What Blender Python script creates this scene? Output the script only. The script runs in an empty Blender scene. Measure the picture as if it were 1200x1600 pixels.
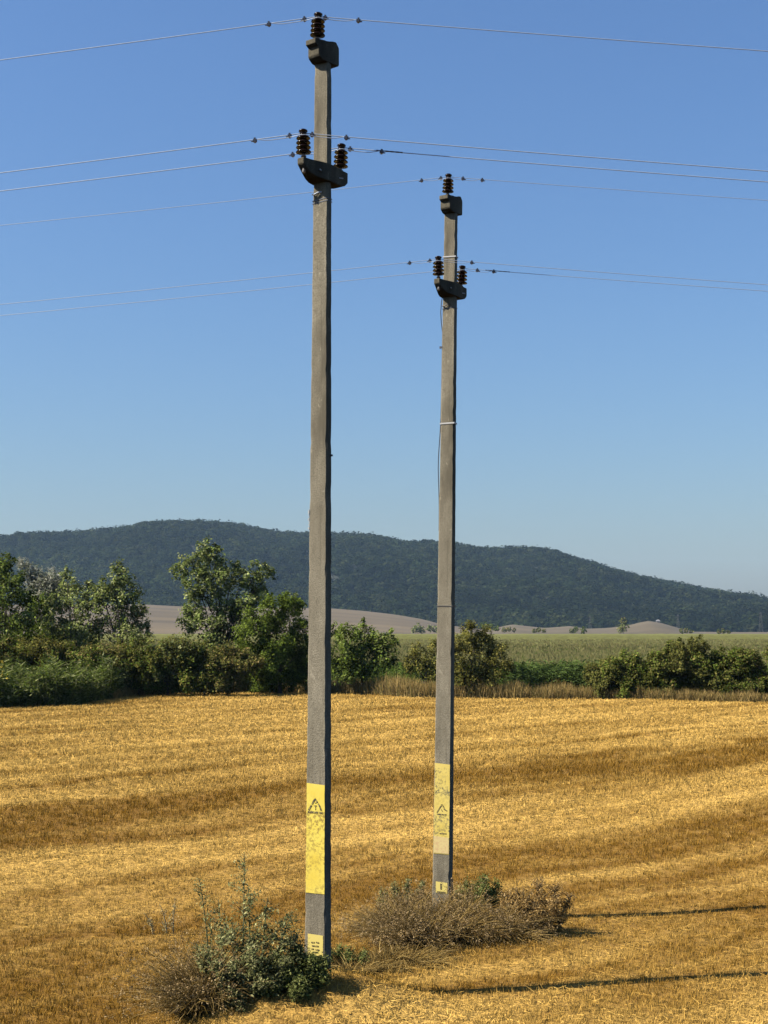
import bpy, bmesh, math, random
import numpy as np
from mathutils import Vector, Matrix

R = math.radians
SC = bpy.context.scene
COL = SC.collection
rng = np.random.default_rng(7)
random.seed(7)

# ------------------------------------------------------------------ camera, sky, sun, exposure
F = 2217.0            # focal length in pixels of the 1200 x 1600 photograph
PITCH = math.atan(185.0 / F)
CAM = Vector((0.0, 0.0, 4.0))
cd = bpy.data.cameras.new('camera')
cam = bpy.data.objects.new('camera', cd)
COL.objects.link(cam)
cam.location = CAM
cam.rotation_euler = (math.pi / 2 + PITCH, 0, 0)
cd.sensor_fit = 'AUTO'
cd.sensor_width = 36.0
cd.lens = 36.0 * F / 1600.0
cd.clip_start = 0.1
cd.clip_end = 20000
SC.camera = cam

SUN_EL = R(42)
SUN_DIR = Vector((-0.972 * math.cos(SUN_EL), -0.235 * math.cos(SUN_EL), math.sin(SUN_EL)))
W = bpy.data.worlds.new('World')
SC.world = W
W.use_nodes = True
nt = W.node_tree
bg = nt.nodes['Background']
sky = nt.nodes.new('ShaderNodeTexSky')
sky.sky_type = 'NISHITA'
sky.sun_disc = False
sky.sun_elevation = SUN_EL
sky.sun_rotation = math.atan2(SUN_DIR.x, SUN_DIR.y)
sky.altitude = 0
sky.air_density = 1.6
sky.dust_density = 1.0
sky.ozone_density = 10.0
tint = nt.nodes.new('ShaderNodeVectorMath')
tint.operation = 'MULTIPLY'
tint.inputs[1].default_value = (0.98, 1.0, 1.13)
nt.links.new(sky.outputs[0], tint.inputs[0])
nt.links.new(tint.outputs[0], bg.inputs[0])
bg.inputs[1].default_value = 0.050
sd = bpy.data.lights.new('sun', 'SUN')
sd.energy = 5.0
sd.angle = R(0.5)
sd.color = (1.0, 0.94, 0.84)
sun = bpy.data.objects.new('sun', sd)
COL.objects.link(sun)
sun.rotation_euler = SUN_DIR.to_track_quat('Z', 'Y').to_euler()
SC.view_settings.view_transform = 'Standard'
SC.view_settings.look = 'None'
SC.view_settings.gamma = 1
SC.view_settings.exposure = 1.29
SC.render.engine = 'CYCLES'
SC.cycles.max_bounces = 6
SC.cycles.diffuse_bounces = 0
SC.cycles.transmission_bounces = 4
SC.cycles.volume_bounces = 0
SC.cycles.use_denoising = True


def at(px, py, y):
    """World point on the ray of a photo pixel (1200 x 1600) at ground distance y."""
    u, v = (px - 600) / F, (800 - py) / F
    dy = math.cos(PITCH) - v * math.sin(PITCH)
    dz = math.sin(PITCH) + v * math.cos(PITCH)
    s = y / dy
    return Vector((u * s, y, CAM.z + dz * s))


def xpx(px, y):
    return (np.asarray(px) - 600) / F * y


# ------------------------------------------------------------------ helpers
def tag(o, label=None, cat=None, group=None, kind=None):
    if label: o['label'] = label
    if cat: o['category'] = cat
    if group: o['group'] = group
    if kind: o['kind'] = kind
    return o


def empty(name, loc=(0, 0, 0)):
    o = bpy.data.objects.new(name, None)
    COL.objects.link(o)
    o.location = loc
    o.empty_display_size = 0.2
    return o


def link(name, me, mat, parent=None, loc=None):
    o = bpy.data.objects.new(name, me)
    COL.objects.link(o)
    if mat: me.materials.append(mat)
    if parent: o.parent = parent
    if loc is not None: o.location = loc
    return o


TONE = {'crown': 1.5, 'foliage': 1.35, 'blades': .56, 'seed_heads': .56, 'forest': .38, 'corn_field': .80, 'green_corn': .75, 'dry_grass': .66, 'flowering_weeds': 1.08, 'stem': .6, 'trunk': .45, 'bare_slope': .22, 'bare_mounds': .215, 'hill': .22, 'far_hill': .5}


def quadmesh(name, V, Q, cols=None, smooth=False):
    """numpy verts (n,3), faces (m,k), per-vertex colours."""
    me = bpy.data.meshes.new(name)
    V = np.ascontiguousarray(V, dtype=np.float32)
    Q = np.ascontiguousarray(Q, dtype=np.int32)
    k = Q.shape[1]
    me.vertices.add(len(V))
    me.vertices.foreach_set('co', V.ravel())
    me.loops.add(Q.size)
    me.loops.foreach_set('vertex_index', Q.ravel())
    me.polygons.add(len(Q))
    me.polygons.foreach_set('loop_start', np.arange(0, Q.size, k, dtype=np.int32))
    me.polygons.foreach_set('loop_total', np.full(len(Q), k, dtype=np.int32))
    if smooth:
        me.polygons.foreach_set('use_smooth', np.ones(len(Q), dtype=bool))
    me.update(calc_edges=True)
    if cols is not None:
        a = me.color_attributes.new('Col', 'FLOAT_COLOR', 'POINT')
        c = np.ones((len(V), 4), dtype=np.float32)
        c[:, :3] = np.asarray(cols) * TONE.get(name, 1.0)
        a.data.foreach_set('color', c.ravel())
    return me


def unit(a):
    return a / np.maximum(np.linalg.norm(a, axis=1, keepdims=True), 1e-9)


def leaves(P, size, cols, aspect=0.5, up=0.3, out=None, r=rng):
    """Diamond leaf faces at P."""
    n = len(P)
    nrm = r.normal(size=(n, 3))
    nrm[:, 2] = np.abs(nrm[:, 2]) + up
    if out is not None: nrm += out * 0.9
    nrm = unit(nrm)
    t = unit(np.cross(nrm, r.normal(size=(n, 3))))
    b = np.cross(nrm, t)
    s = np.asarray(size).reshape(-1, 1) * np.ones((n, 1))
    V = np.empty((n, 4, 3), dtype=np.float32)
    V[:, 0] = P - t * s * 0.5
    V[:, 1] = P + b * s * aspect * 0.5 - t * s * 0.08 + nrm * s * 0.06
    V[:, 2] = P + t * s * 0.5
    V[:, 3] = P - b * s * aspect * 0.5 - t * s * 0.08 + nrm * s * 0.06
    Q = np.arange(n * 4).reshape(n, 4)
    return V.reshape(-1, 3), Q, np.repeat(cols, 4, axis=0)


def strips(P, D, L, Wd, bend, cols, seg=2, tip=0.15, side=None, r=rng):
    """Tapered bent blades: base P, direction D (n,3), length L, width Wd, bend (n,3)."""
    n = len(P)
    L = np.asarray(L).reshape(-1, 1) * np.ones((n, 1))
    Wd = np.asarray(Wd).reshape(-1, 1) * np.ones((n, 1))
    if side is None:
        side = unit(np.cross(D, r.normal(size=(n, 3))))
    V = np.empty((n, seg + 1, 2, 3), dtype=np.float32)
    for k in range(seg + 1):
        t = k / seg
        c = P + D * L * t + bend * t * t
        w = Wd * 0.5 * (1 - (1 - tip) * t)
        V[:, k, 0] = c - side * w
        V[:, k, 1] = c + side * w
    base = (np.arange(n) * (seg + 1) * 2)[:, None]
    Q = np.concatenate([base + np.array([[2 * k, 2 * k + 1, 2 * k + 3, 2 * k + 2]]) for k in range(seg)], axis=1).reshape(-1, 4)
    return V.reshape(-1, 3), Q, np.repeat(cols, (seg + 1) * 2, axis=0)


def join(parts):
    V, Q, C, o = [], [], [], 0
    for v, q, c in parts:
        V.append(v); Q.append(q + o); C.append(c); o += len(v)
    return np.concatenate(V), np.concatenate(Q), np.concatenate(C)


def tube(pts, radii, n=7, col=(1, 1, 1)):
    """Quad tube along points with closed ends (degenerate quads avoided: end rings shrink)."""
    pts = [Vector(p) for p in pts]
    V = []
    ref = Vector((0.13, 0.97, 0.21))
    for i, p in enumerate(pts):
        d = (pts[min(i + 1, len(pts) - 1)] - pts[max(i - 1, 0)]).normalized()
        a = d.cross(ref)
        if a.length < 0.05: a = d.cross(Vector((1, 0, 0)))
        a.normalize()
        b = d.cross(a)
        for k in range(n):
            th = 2 * math.pi * k / n
            V.append(p + (a * math.cos(th) + b * math.sin(th)) * radii[i])
    Q = []
    for i in range(len(pts) - 1):
        for k in range(n):
            Q.append((i * n + k, i * n + (k + 1) % n, (i + 1) * n + (k + 1) % n, (i + 1) * n + k))
    return np.array([tuple(v) for v in V]), np.array(Q), np.tile(np.array(col, dtype=np.float32), (len(V), 1))


def bm_obj(name, bm, mat, parent=None, smooth=False, bevel=0.0):
    bmesh.ops.recalc_face_normals(bm, faces=bm.faces)
    me = bpy.data.meshes.new(name)
    bm.to_mesh(me); bm.free()
    if smooth:
        for p in me.polygons: p.use_smooth = True
    o = link(name, me, mat, parent)
    if bevel:
        m = o.modifiers.new('bevel', 'BEVEL')
        m.width = bevel; m.segments = 2; m.limit_method = 'ANGLE'
    return o


def add_box(bm, c, s, rot=None):
    M = Matrix.Translation(Vector(c))
    if rot is not None: M = M @ rot
    bmesh.ops.create_cube(bm, size=1.0, matrix=M @ Matrix.Diagonal((s[0], s[1], s[2], 1)))


def lathe(bm, prof, n=20, M=None):
    rings = []
    for r, z in prof:
        ring = []
        for k in range(n):
            th = 2 * math.pi * k / n
            v = Vector((r * math.cos(th), r * math.sin(th), z))
            if M is not None: v = M @ v
            ring.append(bm.verts.new(v))
        rings.append(ring)
    for a, b in zip(rings, rings[1:]):
        for k in range(n):
            bm.faces.new((a[k], a[(k + 1) % n], b[(k + 1) % n], b[k]))
    bm.faces.new(rings[0][::-1]); bm.faces.new(rings[-1])


def loft(bm, rings):
    """Loft closed rings (lists of points with equal length) with end caps."""
    rv = [[bm.verts.new(Vector(p)) for p in ring] for ring in rings]
    n = len(rv[0])
    for a, b in zip(rv, rv[1:]):
        for k in range(n):
            bm.faces.new((a[k], a[(k + 1) % n], b[(k + 1) % n], b[k]))
    bm.faces.new(rv[0][::-1]); bm.faces.new(rv[-1])


# ------------------------------------------------------------------ noise in numpy
_tab = np.random.default_rng(3).random((256, 256))


def vnoise(x, y):
    x = np.asarray(x, dtype=np.float64); y = np.asarray(y, dtype=np.float64)
    xi, yi = np.floor(x).astype(int), np.floor(y).astype(int)
    fx, fy = x - xi, y - yi
    fx = fx * fx * (3 - 2 * fx); fy = fy * fy * (3 - 2 * fy)
    g = lambda i, j: _tab[i % 256, j % 256]
    return (g(xi, yi) * (1 - fx) + g(xi + 1, yi) * fx) * (1 - fy) + (g(xi, yi + 1) * (1 - fx) + g(xi + 1, yi + 1) * fx) * fy


def fbm(x, y, o=4):
    s, a, t = 0, 0.5, 0
    for k in range(o):
        s = s + a * vnoise(x * 2 ** k + 17 * k, y * 2 ** k + 31 * k); t += a; a *= 0.5
    return s / t


def smooth(a, b, x):
    t = np.clip((np.asarray(x, dtype=np.float64) - a) / (b - a), 0, 1)
    return t * t * (3 - 2 * t)


# ------------------------------------------------------------------ ground shape
POLE_A = (-0.712, 15.6)
POLE_B = (0.815, 20.3)


def gz(x, y):
    x = np.asarray(x, dtype=np.float64); y = np.asarray(y, dtype=np.float64)
    z = np.interp(y, [0, 13, 16, 20.5, 30, 80, 150, 1e5], [0.12, 0.10, 0.05, -0.09, -0.10, -0.12, -0.1, -0.1])
    z = z + np.where(y < 200, (fbm(x * 0.25 + 9, y * 0.25 + 5, 3) - 0.5) * 0.10, 0)
    r2 = ((x - POLE_A[0] + 0.1) / 1.15) ** 2 + ((y - POLE_A[1] + 0.35) / 0.95) ** 2
    z = z + 0.34 * np.exp(-r2 ** 1.6)
    r2 = ((x - POLE_B[0] - 0.3) / 1.2) ** 2 + ((y - POLE_B[1] + 0.5) / 1.2) ** 2
    z = z + 0.12 * np.exp(-r2)
    return z


EDGE_PX = np.array([-300, -100, 0, 130, 200, 290, 400, 500, 640, 800, 1000, 1200, 1350, 1500])
EDGE_PY = np.array([1107, 1106, 1105, 1100, 1088, 1081, 1080, 1082, 1088, 1090, 1092, 1097, 1100, 1101])


def edge_d(px):
    """Distance at which the stubble ends, for a bearing given as a photo column."""
    return 4.12 * F / (np.interp(px, EDGE_PX, EDGE_PY) - 985)


def swath(x, y):
    """Harvester passes: brightness of leaning stubble painted in as straw colour (0 dark .. 1 pale)."""
    x = np.asarray(x, dtype=np.float64); y = np.asarray(y, dtype=np.float64)
    w = (fbm(x * 0.12 + 3, y * 0.12 + 8, 4) - 0.5) * 3.4
    u = (y - x) / 1.4142 + w
    L = np.interp(u, [0, 7, 8.2, 9.2, 16.6, 18.3, 22.6, 23.8, 28.6, 29.8, 35, 36.5, 41, 42.5, 47, 49, 54, 56, 62, 64, 70],
                  [0.50, 0.48, 0.30, 0.22, 0.20, 0.58, 0.72, 0.15, 0.18, 0.62, 0.68, 0.55, 0.58, 0.72, 0.70, 0.58, 0.60, 0.72, 0.66, 0.55, 0.66])
    L = L + 0.5 * np.exp(-((x - 0.2) / 1.7) ** 2 - ((y - 14.6) / 1.1) ** 2)
    v = (y + x) / 1.4142
    L = L + (fbm(u * 0.9, v * 0.13, 4) - 0.5) * 1.15 + (fbm(u * 3.2 + 5, v * 0.16, 3) - 0.5) * 0.85 + (fbm(x * 1.3, y * 1.3, 3) - 0.5) * 0.35
    for c in (14.2, 15.9, 26.1, 33.1, 39.4, 45.2, 51.0):          # wheel marks
        L = L - 0.7 * np.exp(-((u - c) / 0.18) ** 2) * smooth(0.42, 0.6, vnoise(v * 0.12 + c, c))
    return np.clip(L, 0, 1)


STRAW_PALE = np.array([0.66, 0.41, 0.105])
STRAW_DARK = np.array([0.165, 0.082, 0.010])


def straw_col(L):
    L = np.asarray(L)[:, None]
    return STRAW_DARK * (1 - L) + STRAW_PALE * L


# ------------------------------------------------------------------ materials
def mat(name):
    m = bpy.data.materials.new(name)
    m.use_nodes = True
    t = m.node_tree
    return m, t, t.nodes['Principled BSDF'], t.nodes['Material Output']


def leaf_mat(name, trans=0.3, gloss=0.0, rough=0.45):
    m, t, p, out = mat(name)
    t.nodes.remove(p)
    a = t.nodes.new('ShaderNodeAttribute'); a.attribute_name = 'Col'
    d = t.nodes.new('ShaderNodeBsdfDiffuse')
    tr = t.nodes.new('ShaderNodeBsdfTranslucent')
    mx = t.nodes.new('ShaderNodeMixShader'); mx.inputs[0].default_value = trans
    t.links.new(a.outputs['Color'], d.inputs[0])
    t.links.new(a.outputs['Color'], tr.inputs[0])
    t.links.new(d.outputs[0], mx.inputs[1]); t.links.new(tr.outputs[0], mx.inputs[2])
    last = mx
    if gloss:
        g = t.nodes.new('ShaderNodeBsdfGlossy'); g.inputs['Roughness'].default_value = rough
        g.inputs[0].default_value = (1, 1, 1, 1)
        m2 = t.nodes.new('ShaderNodeMixShader'); m2.inputs[0].default_value = gloss
        t.links.new(mx.outputs[0], m2.inputs[1]); t.links.new(g.outputs[0], m2.inputs[2])
        last = m2
    t.links.new(last.outputs[0], out.inputs[0])
    return m


M_LEAF = leaf_mat('leaf', 0.36)
M_STRAW = leaf_mat('straw', 0.15)
M_DRY = leaf_mat('dry_grass', 0.22)
M_WOOD, _t, _p, _o = mat('bark')
_a = _t.nodes.new('ShaderNodeAttribute'); _a.attribute_name = 'Col'
_t.links.new(_a.outputs['Color'], _p.inputs['Base Color'])
_p.inputs['Roughness'].default_value = 0.9


def node(t, typ, **kw):
    n = t.nodes.new(typ)
    for k, v in kw.items():
        if k in ('op',): n.operation = v
        else: setattr(n, k, v)
    return n


def noise(t, vec, scale, detail=4, rough=0.6):
    n = t.nodes.new('ShaderNodeTexNoise')
    n.inputs['Scale'].default_value = scale
    n.inputs['Detail'].default_value = detail
    n.inputs['Roughness'].default_value = rough
    if vec is not None: t.links.new(vec, n.inputs['Vector'])
    return n.outputs['Fac']


def ramp(t, fac, stops):
    n = t.nodes.new('ShaderNodeValToRGB')
    e = n.color_ramp.elements
    while len(e) < len(stops): e.new(0.5)
    for k, (p, c) in enumerate(stops):
        e[k].position = p
        e[k].color = (c[0], c[1], c[2], 1) if not isinstance(c, (int, float)) else (c, c, c, 1)
    t.links.new(fac, n.inputs[0])
    return n.outputs[0]


def mix(t, fac, a, b, blend='MIX'):
    n = t.nodes.new('ShaderNodeMix'); n.data_type = 'RGBA'; n.blend_type = blend
    if isinstance(fac, (int, float)): n.inputs[0].default_value = fac
    else: t.links.new(fac, n.inputs[0])
    for i, c in ((6, a), (7, b)):
        if isinstance(c, tuple): n.inputs[i].default_value = (c[0], c[1], c[2], 1)
        else: t.links.new(c, n.inputs[i])
    return n.outputs[2]


def mapping(t, out, scale):
    n = t.nodes.new('ShaderNodeMapping')
    n.inputs['Scale'].default_value = scale
    t.links.new(out, n.inputs[0])
    return n.outputs[0]


def bump(t, p, h, strength, dist):
    n = t.nodes.new('ShaderNodeBump')
    n.inputs['Strength'].default_value = strength
    n.inputs['Distance'].default_value = dist
    t.links.new(h, n.inputs['Height'])
    t.links.new(n.outputs[0], p.inputs['Normal'])


def concrete(name, base, dark, pale, pits=True):
    m, t, p, out = mat(name)
    tc = t.nodes.new('ShaderNodeTexCoord').outputs['Object']
    big = noise(t, mapping(t, tc, (1, 1, 0.35)), 3.0, 5, 0.6)
    c = ramp(t, big, [(0.36, dark), (0.50, base), (0.66, pale)])
    fine = noise(t, tc, 70, 5, 0.75)
    c = mix(t, ramp(t, fine, [(0.38, 0.8), (0.58, 0.0)]), c, tuple(x * 0.55 for x in base))
    streak = noise(t, mapping(t, tc, (14, 14, 0.5)), 2.0, 4, 0.6)
    c = mix(t, ramp(t, streak, [(0.54, 0.0), (0.75, 0.55)]), c, tuple(x * 0.62 for x in dark))
    rust = noise(t, mapping(t, tc, (22, 22, 0.35)), 1.6, 3, 0.55)
    c = mix(t, ramp(t, rust, [(0.64, 0.0), (0.76, 0.28)]), c, (0.115, 0.070, 0.04))
    wear = noise(t, mapping(t, tc, (1, 1, 0.5)), 9.0, 6, 0.7)
    c = mix(t, ramp(t, wear, [(0.63, 0.0), (0.70, 0.6)]), c, tuple(min(0.8, x * 1.35) for x in pale))
    vo = t.nodes.new('ShaderNodeTexVoronoi'); vo.inputs['Scale'].default_value = 26
    t.links.new(tc, vo.inputs['Vector'])
    pit = ramp(t, vo.outputs['Distance'], [(0.06, 1.0), (0.15, 0.0)])
    sel = ramp(t, noise(t, tc, 5.0, 2), [(0.5, 0.0), (0.6, 1.0)])
    mm = node(t, 'ShaderNodeMath', op='MULTIPLY')
    t.links.new(pit, mm.inputs[0]); t.links.new(sel, mm.inputs[1])
    c = mix(t, mm.outputs[0], c, tuple(x * 0.3 for x in dark))
    t.links.new(c, p.inputs['Base Color'])
    p.inputs['Roughness'].default_value = 0.95
    p.inputs['Specular IOR Level'].default_value = 0.1
    bump(t, p, fine, 0.9, 0.010)
    return m


M_CONC = concrete('weathered_concrete', (0.178, 0.154, 0.108), (0.094, 0.080, 0.055), (0.245, 0.213, 0.152))
M_CONC_DARK = concrete('shade_darkened_concrete', (0.090, 0.078, 0.054), (0.045, 0.040, 0.03), (0.17, 0.148, 0.098))  # head and crossarm: their deep shade is put into this darker base colour
M_GLAZE, _t, _p, _o = mat('brown_glaze')
_p.inputs['Base Color'].default_value = (0.008, 0.004, 0.003, 1)
_p.inputs['Specular IOR Level'].default_value = 0.12
_p.inputs['Roughness'].default_value = 0.2
M_STEEL, _t, _p, _o = mat('dull_steel')
_p.inputs['Base Color'].default_value = (0.09, 0.085, 0.08, 1)
_p.inputs['Metallic'].default_value = 0.6
_p.inputs['Roughness'].default_value = 0.55
M_ALU, _t, _p, _o = mat('bare_aluminium')
_p.inputs['Base Color'].default_value = (0.32, 0.36, 0.42, 1)
_p.inputs['Metallic'].default_value = 0.25
_p.inputs['Roughness'].default_value = 0.5
M_CLAMP, _t, _p, _o = mat('clamp_metal')
_p.inputs['Base Color'].default_value = (0.03, 0.035, 0.05, 1)
_p.inputs['Roughness'].default_value = 0.45
M_BAND, _t, _p, _o = mat('pale_band')
_p.inputs['Base Color'].default_value = (0.30, 0.29, 0.27, 1)
_p.inputs['Roughness'].default_value = 0.5
M_CABLE, _t, _p, _o = mat('black_cable')
_p.inputs['Base Color'].default_value = (0.02, 0.02, 0.02, 1)
M_PAINT, _t, _p, _o = mat('black_paint')
_tc = _t.nodes.new('ShaderNodeTexCoord').outputs['Object']
_t.links.new(mix(_t, ramp(_t, noise(_t, _tc, 60, 3), [(0.48, 0.0), (0.62, 0.8)]), (0.035, 0.025, 0.012), (0.35, 0.27, 0.05)), _p.inputs['Base Color'])
_p.inputs['Roughness'].default_value = 0.8


def paint_mat(name, base, pale, scuff, kind):
    """Old yellow paint; scuffed so far that its stencilled rows can no longer be read."""
    m, t, p, out = mat(name)
    tc = t.nodes.new('ShaderNodeTexCoord').outputs['Object']
    c = mix(t, ramp(t, noise(t, tc, 4, 3), [(0.35, 0.0), (0.7, 1.0)]), base, pale)
    sep = t.nodes.new('ShaderNodeSeparateXYZ'); t.links.new(tc, sep.inputs[0])
    hz = node(t, 'ShaderNodeMath', op='DIVIDE'); t.links.new(sep.outputs['Z'], hz.inputs[0]); hz.inputs[1].default_value = 1.29 if kind == 'back' else 1.21
    scr = noise(t, mapping(t, tc, (1, 1, 1.0)), 34, 5, 0.7)
    big = noise(t, tc, 7, 2)
    fac = ramp(t, scr, [(0.48, 0.0), (0.56, 0.95)])
    if kind == 'front':
        gate = ramp(t, hz.outputs[0], [(0.0, 0.6), (0.70, 1.0), (0.735, 0.25), (0.86, 0.3), (0.90, 0.05)])
    else:
        gate = ramp(t, hz.outputs[0], [(0.0, 0.0), (0.16, 0.05), (0.22, 1.0), (0.40, 1.0), (0.44, 0.15), (0.60, 0.25), (0.66, 1.0), (0.90, 0.9), (0.95, 0.0)])
    g2 = node(t, 'ShaderNodeMath', op='MULTIPLY'); t.links.new(fac, g2.inputs[0]); t.links.new(gate, g2.inputs[1])
    g3 = node(t, 'ShaderNodeMath', op='MULTIPLY'); t.links.new(g2.outputs[0], g3.inputs[0])
    t.links.new(ramp(t, big, [(0.38, 0.15), (0.6, 1.0)]), g3.inputs[1])
    c = mix(t, g3.outputs[0], c, scuff)
    chip = ramp(t, noise(t, tc, 14, 6, 0.75), [(0.66, 0.0), (0.70, 0.8)])
    c = mix(t, chip, c, (0.30, 0.27, 0.2))
    t.links.new(c, p.inputs['Base Color'])
    p.inputs['Roughness'].default_value = 0.75
    return m


M_YEL_A = paint_mat('yellow_paint', (0.46, 0.335, 0.028), (0.52, 0.415, 0.062), (0.17, 0.11, 0.012), 'front')
M_YEL_B = paint_mat('faded_yellow_paint', (0.44, 0.325, 0.055), (0.48, 0.37, 0.090), (0.07, 0.062, 0.03), 'back')
M_CREAM, _t, _p, _o = mat('cream_paint')
_tc = _t.nodes.new('ShaderNodeTexCoord').outputs['Object']
_t.links.new(mix(_t, ramp(_t, noise(_t, _tc, 26, 4), [(0.45, 0.0), (0.7, 0.6)]), (0.42, 0.325, 0.130), (0.32, 0.17, 0.09)), _p.inputs['Base Color'])
_p.inputs['Roughness'].default_value = 0.8
M_PLATE, _t, _p, _o = mat('plate_yellow')
_p.inputs['Base Color'].default_value = (0.44, 0.35, 0.085, 1)
_p.inputs['Roughness'].default_value = 0.7


# ------------------------------------------------------------------ ground sheet
def make_ground():
    ys = np.concatenate([np.arange(-180, 8, 12), np.arange(8, 34, 0.16), np.arange(34, 100, 0.6), np.arange(100, 260, 8), np.geomspace(260, 6300, 30)])
    uu = np.concatenate([np.linspace(-1, -0.36, 12), np.linspace(-0.345, 0.345, 150), np.linspace(0.36, 1, 12)])
    X = np.empty((len(ys), len(uu))); Y = np.empty_like(X)
    for i, y in enumerate(ys):
        w = max(abs(y), 14)
        # fan out: inner columns follow the view fan, outer columns reach the sheet's edge
        s = np.abs(uu)
        xin = uu * w
        xo = np.sign(uu) * (0.36 * w + (3800 - 0.36 * w) * np.clip((s - 0.36) / 0.64, 0, 1) ** 2)
        X[i] = np.where(s < 0.355, xin, xo); Y[i] = y
    Z = gz(X, Y)
    V = np.stack([X, Y, Z], -1).reshape(-1, 3)
    n = len(uu)
    I = np.arange(len(ys) * n).reshape(len(ys), n)
    Q = np.stack([I[:-1, :-1], I[:-1, 1:], I[1:, 1:], I[1:, :-1]], -1).reshape(-1, 4)
    L = swath(V[:, 0], V[:, 1]) * 0.85 + 0.03
    c = straw_col(L)
    d = V[:, 1]
    px = V[:, 0] / np.maximum(d, 1) * F + 600
    past = (d > edge_d(px) + 2)
    c[past] = np.array([0.20, 0.155, 0.06])
    me = quadmesh('ground', V, Q, c, smooth=True)
    m, t, p, out = mat('stubble_soil')
    a = t.nodes.new('ShaderNodeAttribute'); a.attribute_name = 'Col'
    tc = t.nodes.new('ShaderNodeTexCoord').outputs['Object']
    f1 = noise(t, tc, 9, 6, 0.75)
    f2 = noise(t, mapping(t, tc, (1, 0.35, 1)), 2.2, 5, 0.7)
    c1 = mix(t, ramp(t, f1, [(0.36, 0.85), (0.60, 0.0)]), a.outputs['Color'], (0.10, 0.050, 0.012))
    c1 = mix(t, ramp(t, f2, [(0.50, 0.0), (0.78, 0.5)]), c1, (0.42, 0.26, 0.075))
    t.links.new(c1, p.inputs['Base Color'])
    p.inputs['Roughness'].default_value = 1.0
    p.inputs['Specular IOR Level'].default_value = 0.1
    bump(t, p, f1, 0.8, 0.05)
    o = link('ground', me, m)
    tag(o, 'wide flat ground of the harvested field and the land behind', 'ground', kind='structure')


make_ground()


def sample_field(n, d0, d1, pw, px0=-140, px1=1340, r=rng, margin=0.0):
    """points in the view fan; distance pdf ~ d^pw"""
    u = r.random(n)
    k = pw + 1
    d = d0 * (d1 / d0) ** u if abs(k) < 1e-6 else (d0 ** k + u * (d1 ** k - d0 ** k)) ** (1 / k)
    m = margin * F / d
    px = px0 - m + (px1 - px0 + 2 * m) * r.random(n)
    x = (px - 600) / F * d
    return x, d, px


def make_stubble():
    parts = []
    # standing stubble in small tufts
    m = 10
    x, d, px = sample_field(118000, 11.5, 97, -1.0, margin=3.5)
    keep = d < edge_d(px) + (fbm(px * 0.05, px * 0.0, 2) - 0.5) * 3
    x, d = x[keep], d[keep]
    sc = np.maximum(1, d / 22)
    L = swath(x, d)
    tone = 0.78 + 0.44 * rng.random(len(x)); hh = 0.65 + 0.6 * rng.random(len(x))
    lx, ly = rng.normal(size=len(x)) * .22, rng.normal(size=len(x)) * .22
    x, d, sc, L, tone, hh, lx, ly = [np.repeat(a, m) for a in (x, d, sc, L, tone, hh, lx, ly)]
    n = len(x)
    ox, oy = rng.normal(size=n) * .026, rng.normal(size=n) * .026
    c = straw_col(np.clip(L * 0.95 + 0.05 + rng.normal(size=n) * 0.12, 0, 1.1)) * (tone * (0.8 + 0.4 * rng.random(n)))[:, None]
    lean = np.stack([ox * 9 + lx + rng.normal(size=n) * .2, oy * 9 + ly + rng.normal(size=n) * .2, np.ones(n)], -1)
    D = unit(lean)
    h = (0.026 + 0.048 * rng.random(n)) * (1.15 - 0.35 * L) * hh * np.minimum(sc, 2.0)
    x = x + ox * sc; d = d + oy * sc
    P = np.stack([x, d, gz(x, d) - 0.01], -1)
    parts.append(strips(P, D, h, 0.0055 * sc, lean * 0.0, c, seg=1, tip=0.5))
    # loose straw lying on top, more of it in the pale swaths
    x, d, px = sample_field(490000, 11.5, 97, -1.0, margin=3.5)
    L = swath(x, d)
    keep = (d < edge_d(px) - 0.3) & (rng.random(len(x)) < 0.12 + 0.9 * L)
    x, d, L = x[keep], d[keep], L[keep]
    n = len(x)
    c = straw_col(np.clip(L * 0.85 + 0.16 + rng.normal(size=n) * 0.17, 0, 1.15)) * (0.8 + 0.4 * rng.random(n))[:, None]
    D = rng.normal(size=(n, 3)); D[:, 2] = np.abs(D[:, 2]) * 0.28; D = unit(D)
    sc = np.maximum(1, d / 22)
    P = np.stack([x, d, gz(x, d) + 0.006 + 0.028 * rng.random(n)], -1)
    bend = np.zeros((n, 3)); bend[:, 2] = -0.03 * rng.random(n)
    parts.append(strips(P, D, (0.035 + 0.075 * rng.random(n)) * np.minimum(sc, 2.0), 0.0055 * sc, bend, c, seg=2, tip=0.6))
    V, Q, C = join(parts)
    o = link('stubble', quadmesh('stubble', V, Q, C), M_STRAW)
    tag(o, 'golden cut stubble and loose straw covering the harvested field', 'stubble', kind='stuff')


make_stubble()


# ------------------------------------------------------------------ utility poles
def sect(w, s, z, ch=0.018, cx=0, cy=0):
    a, b = w / 2, s / 2
    return [(cx - a + ch, cy - b, z), (cx + a - ch, cy - b, z), (cx + a, cy - b + ch, z), (cx + a, cy + b - ch, z),
            (cx + a - ch, cy + b, z), (cx - a + ch, cy + b, z), (cx - a, cy + b - ch, z), (cx - a, cy - b + ch, z)]


def width_at(z, H):
    t = min(max(z / H, 0), 1)
    return 0.268 + (0.180 - 0.268) * t, 0.138 + (0.086 - 0.138) * t


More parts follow.
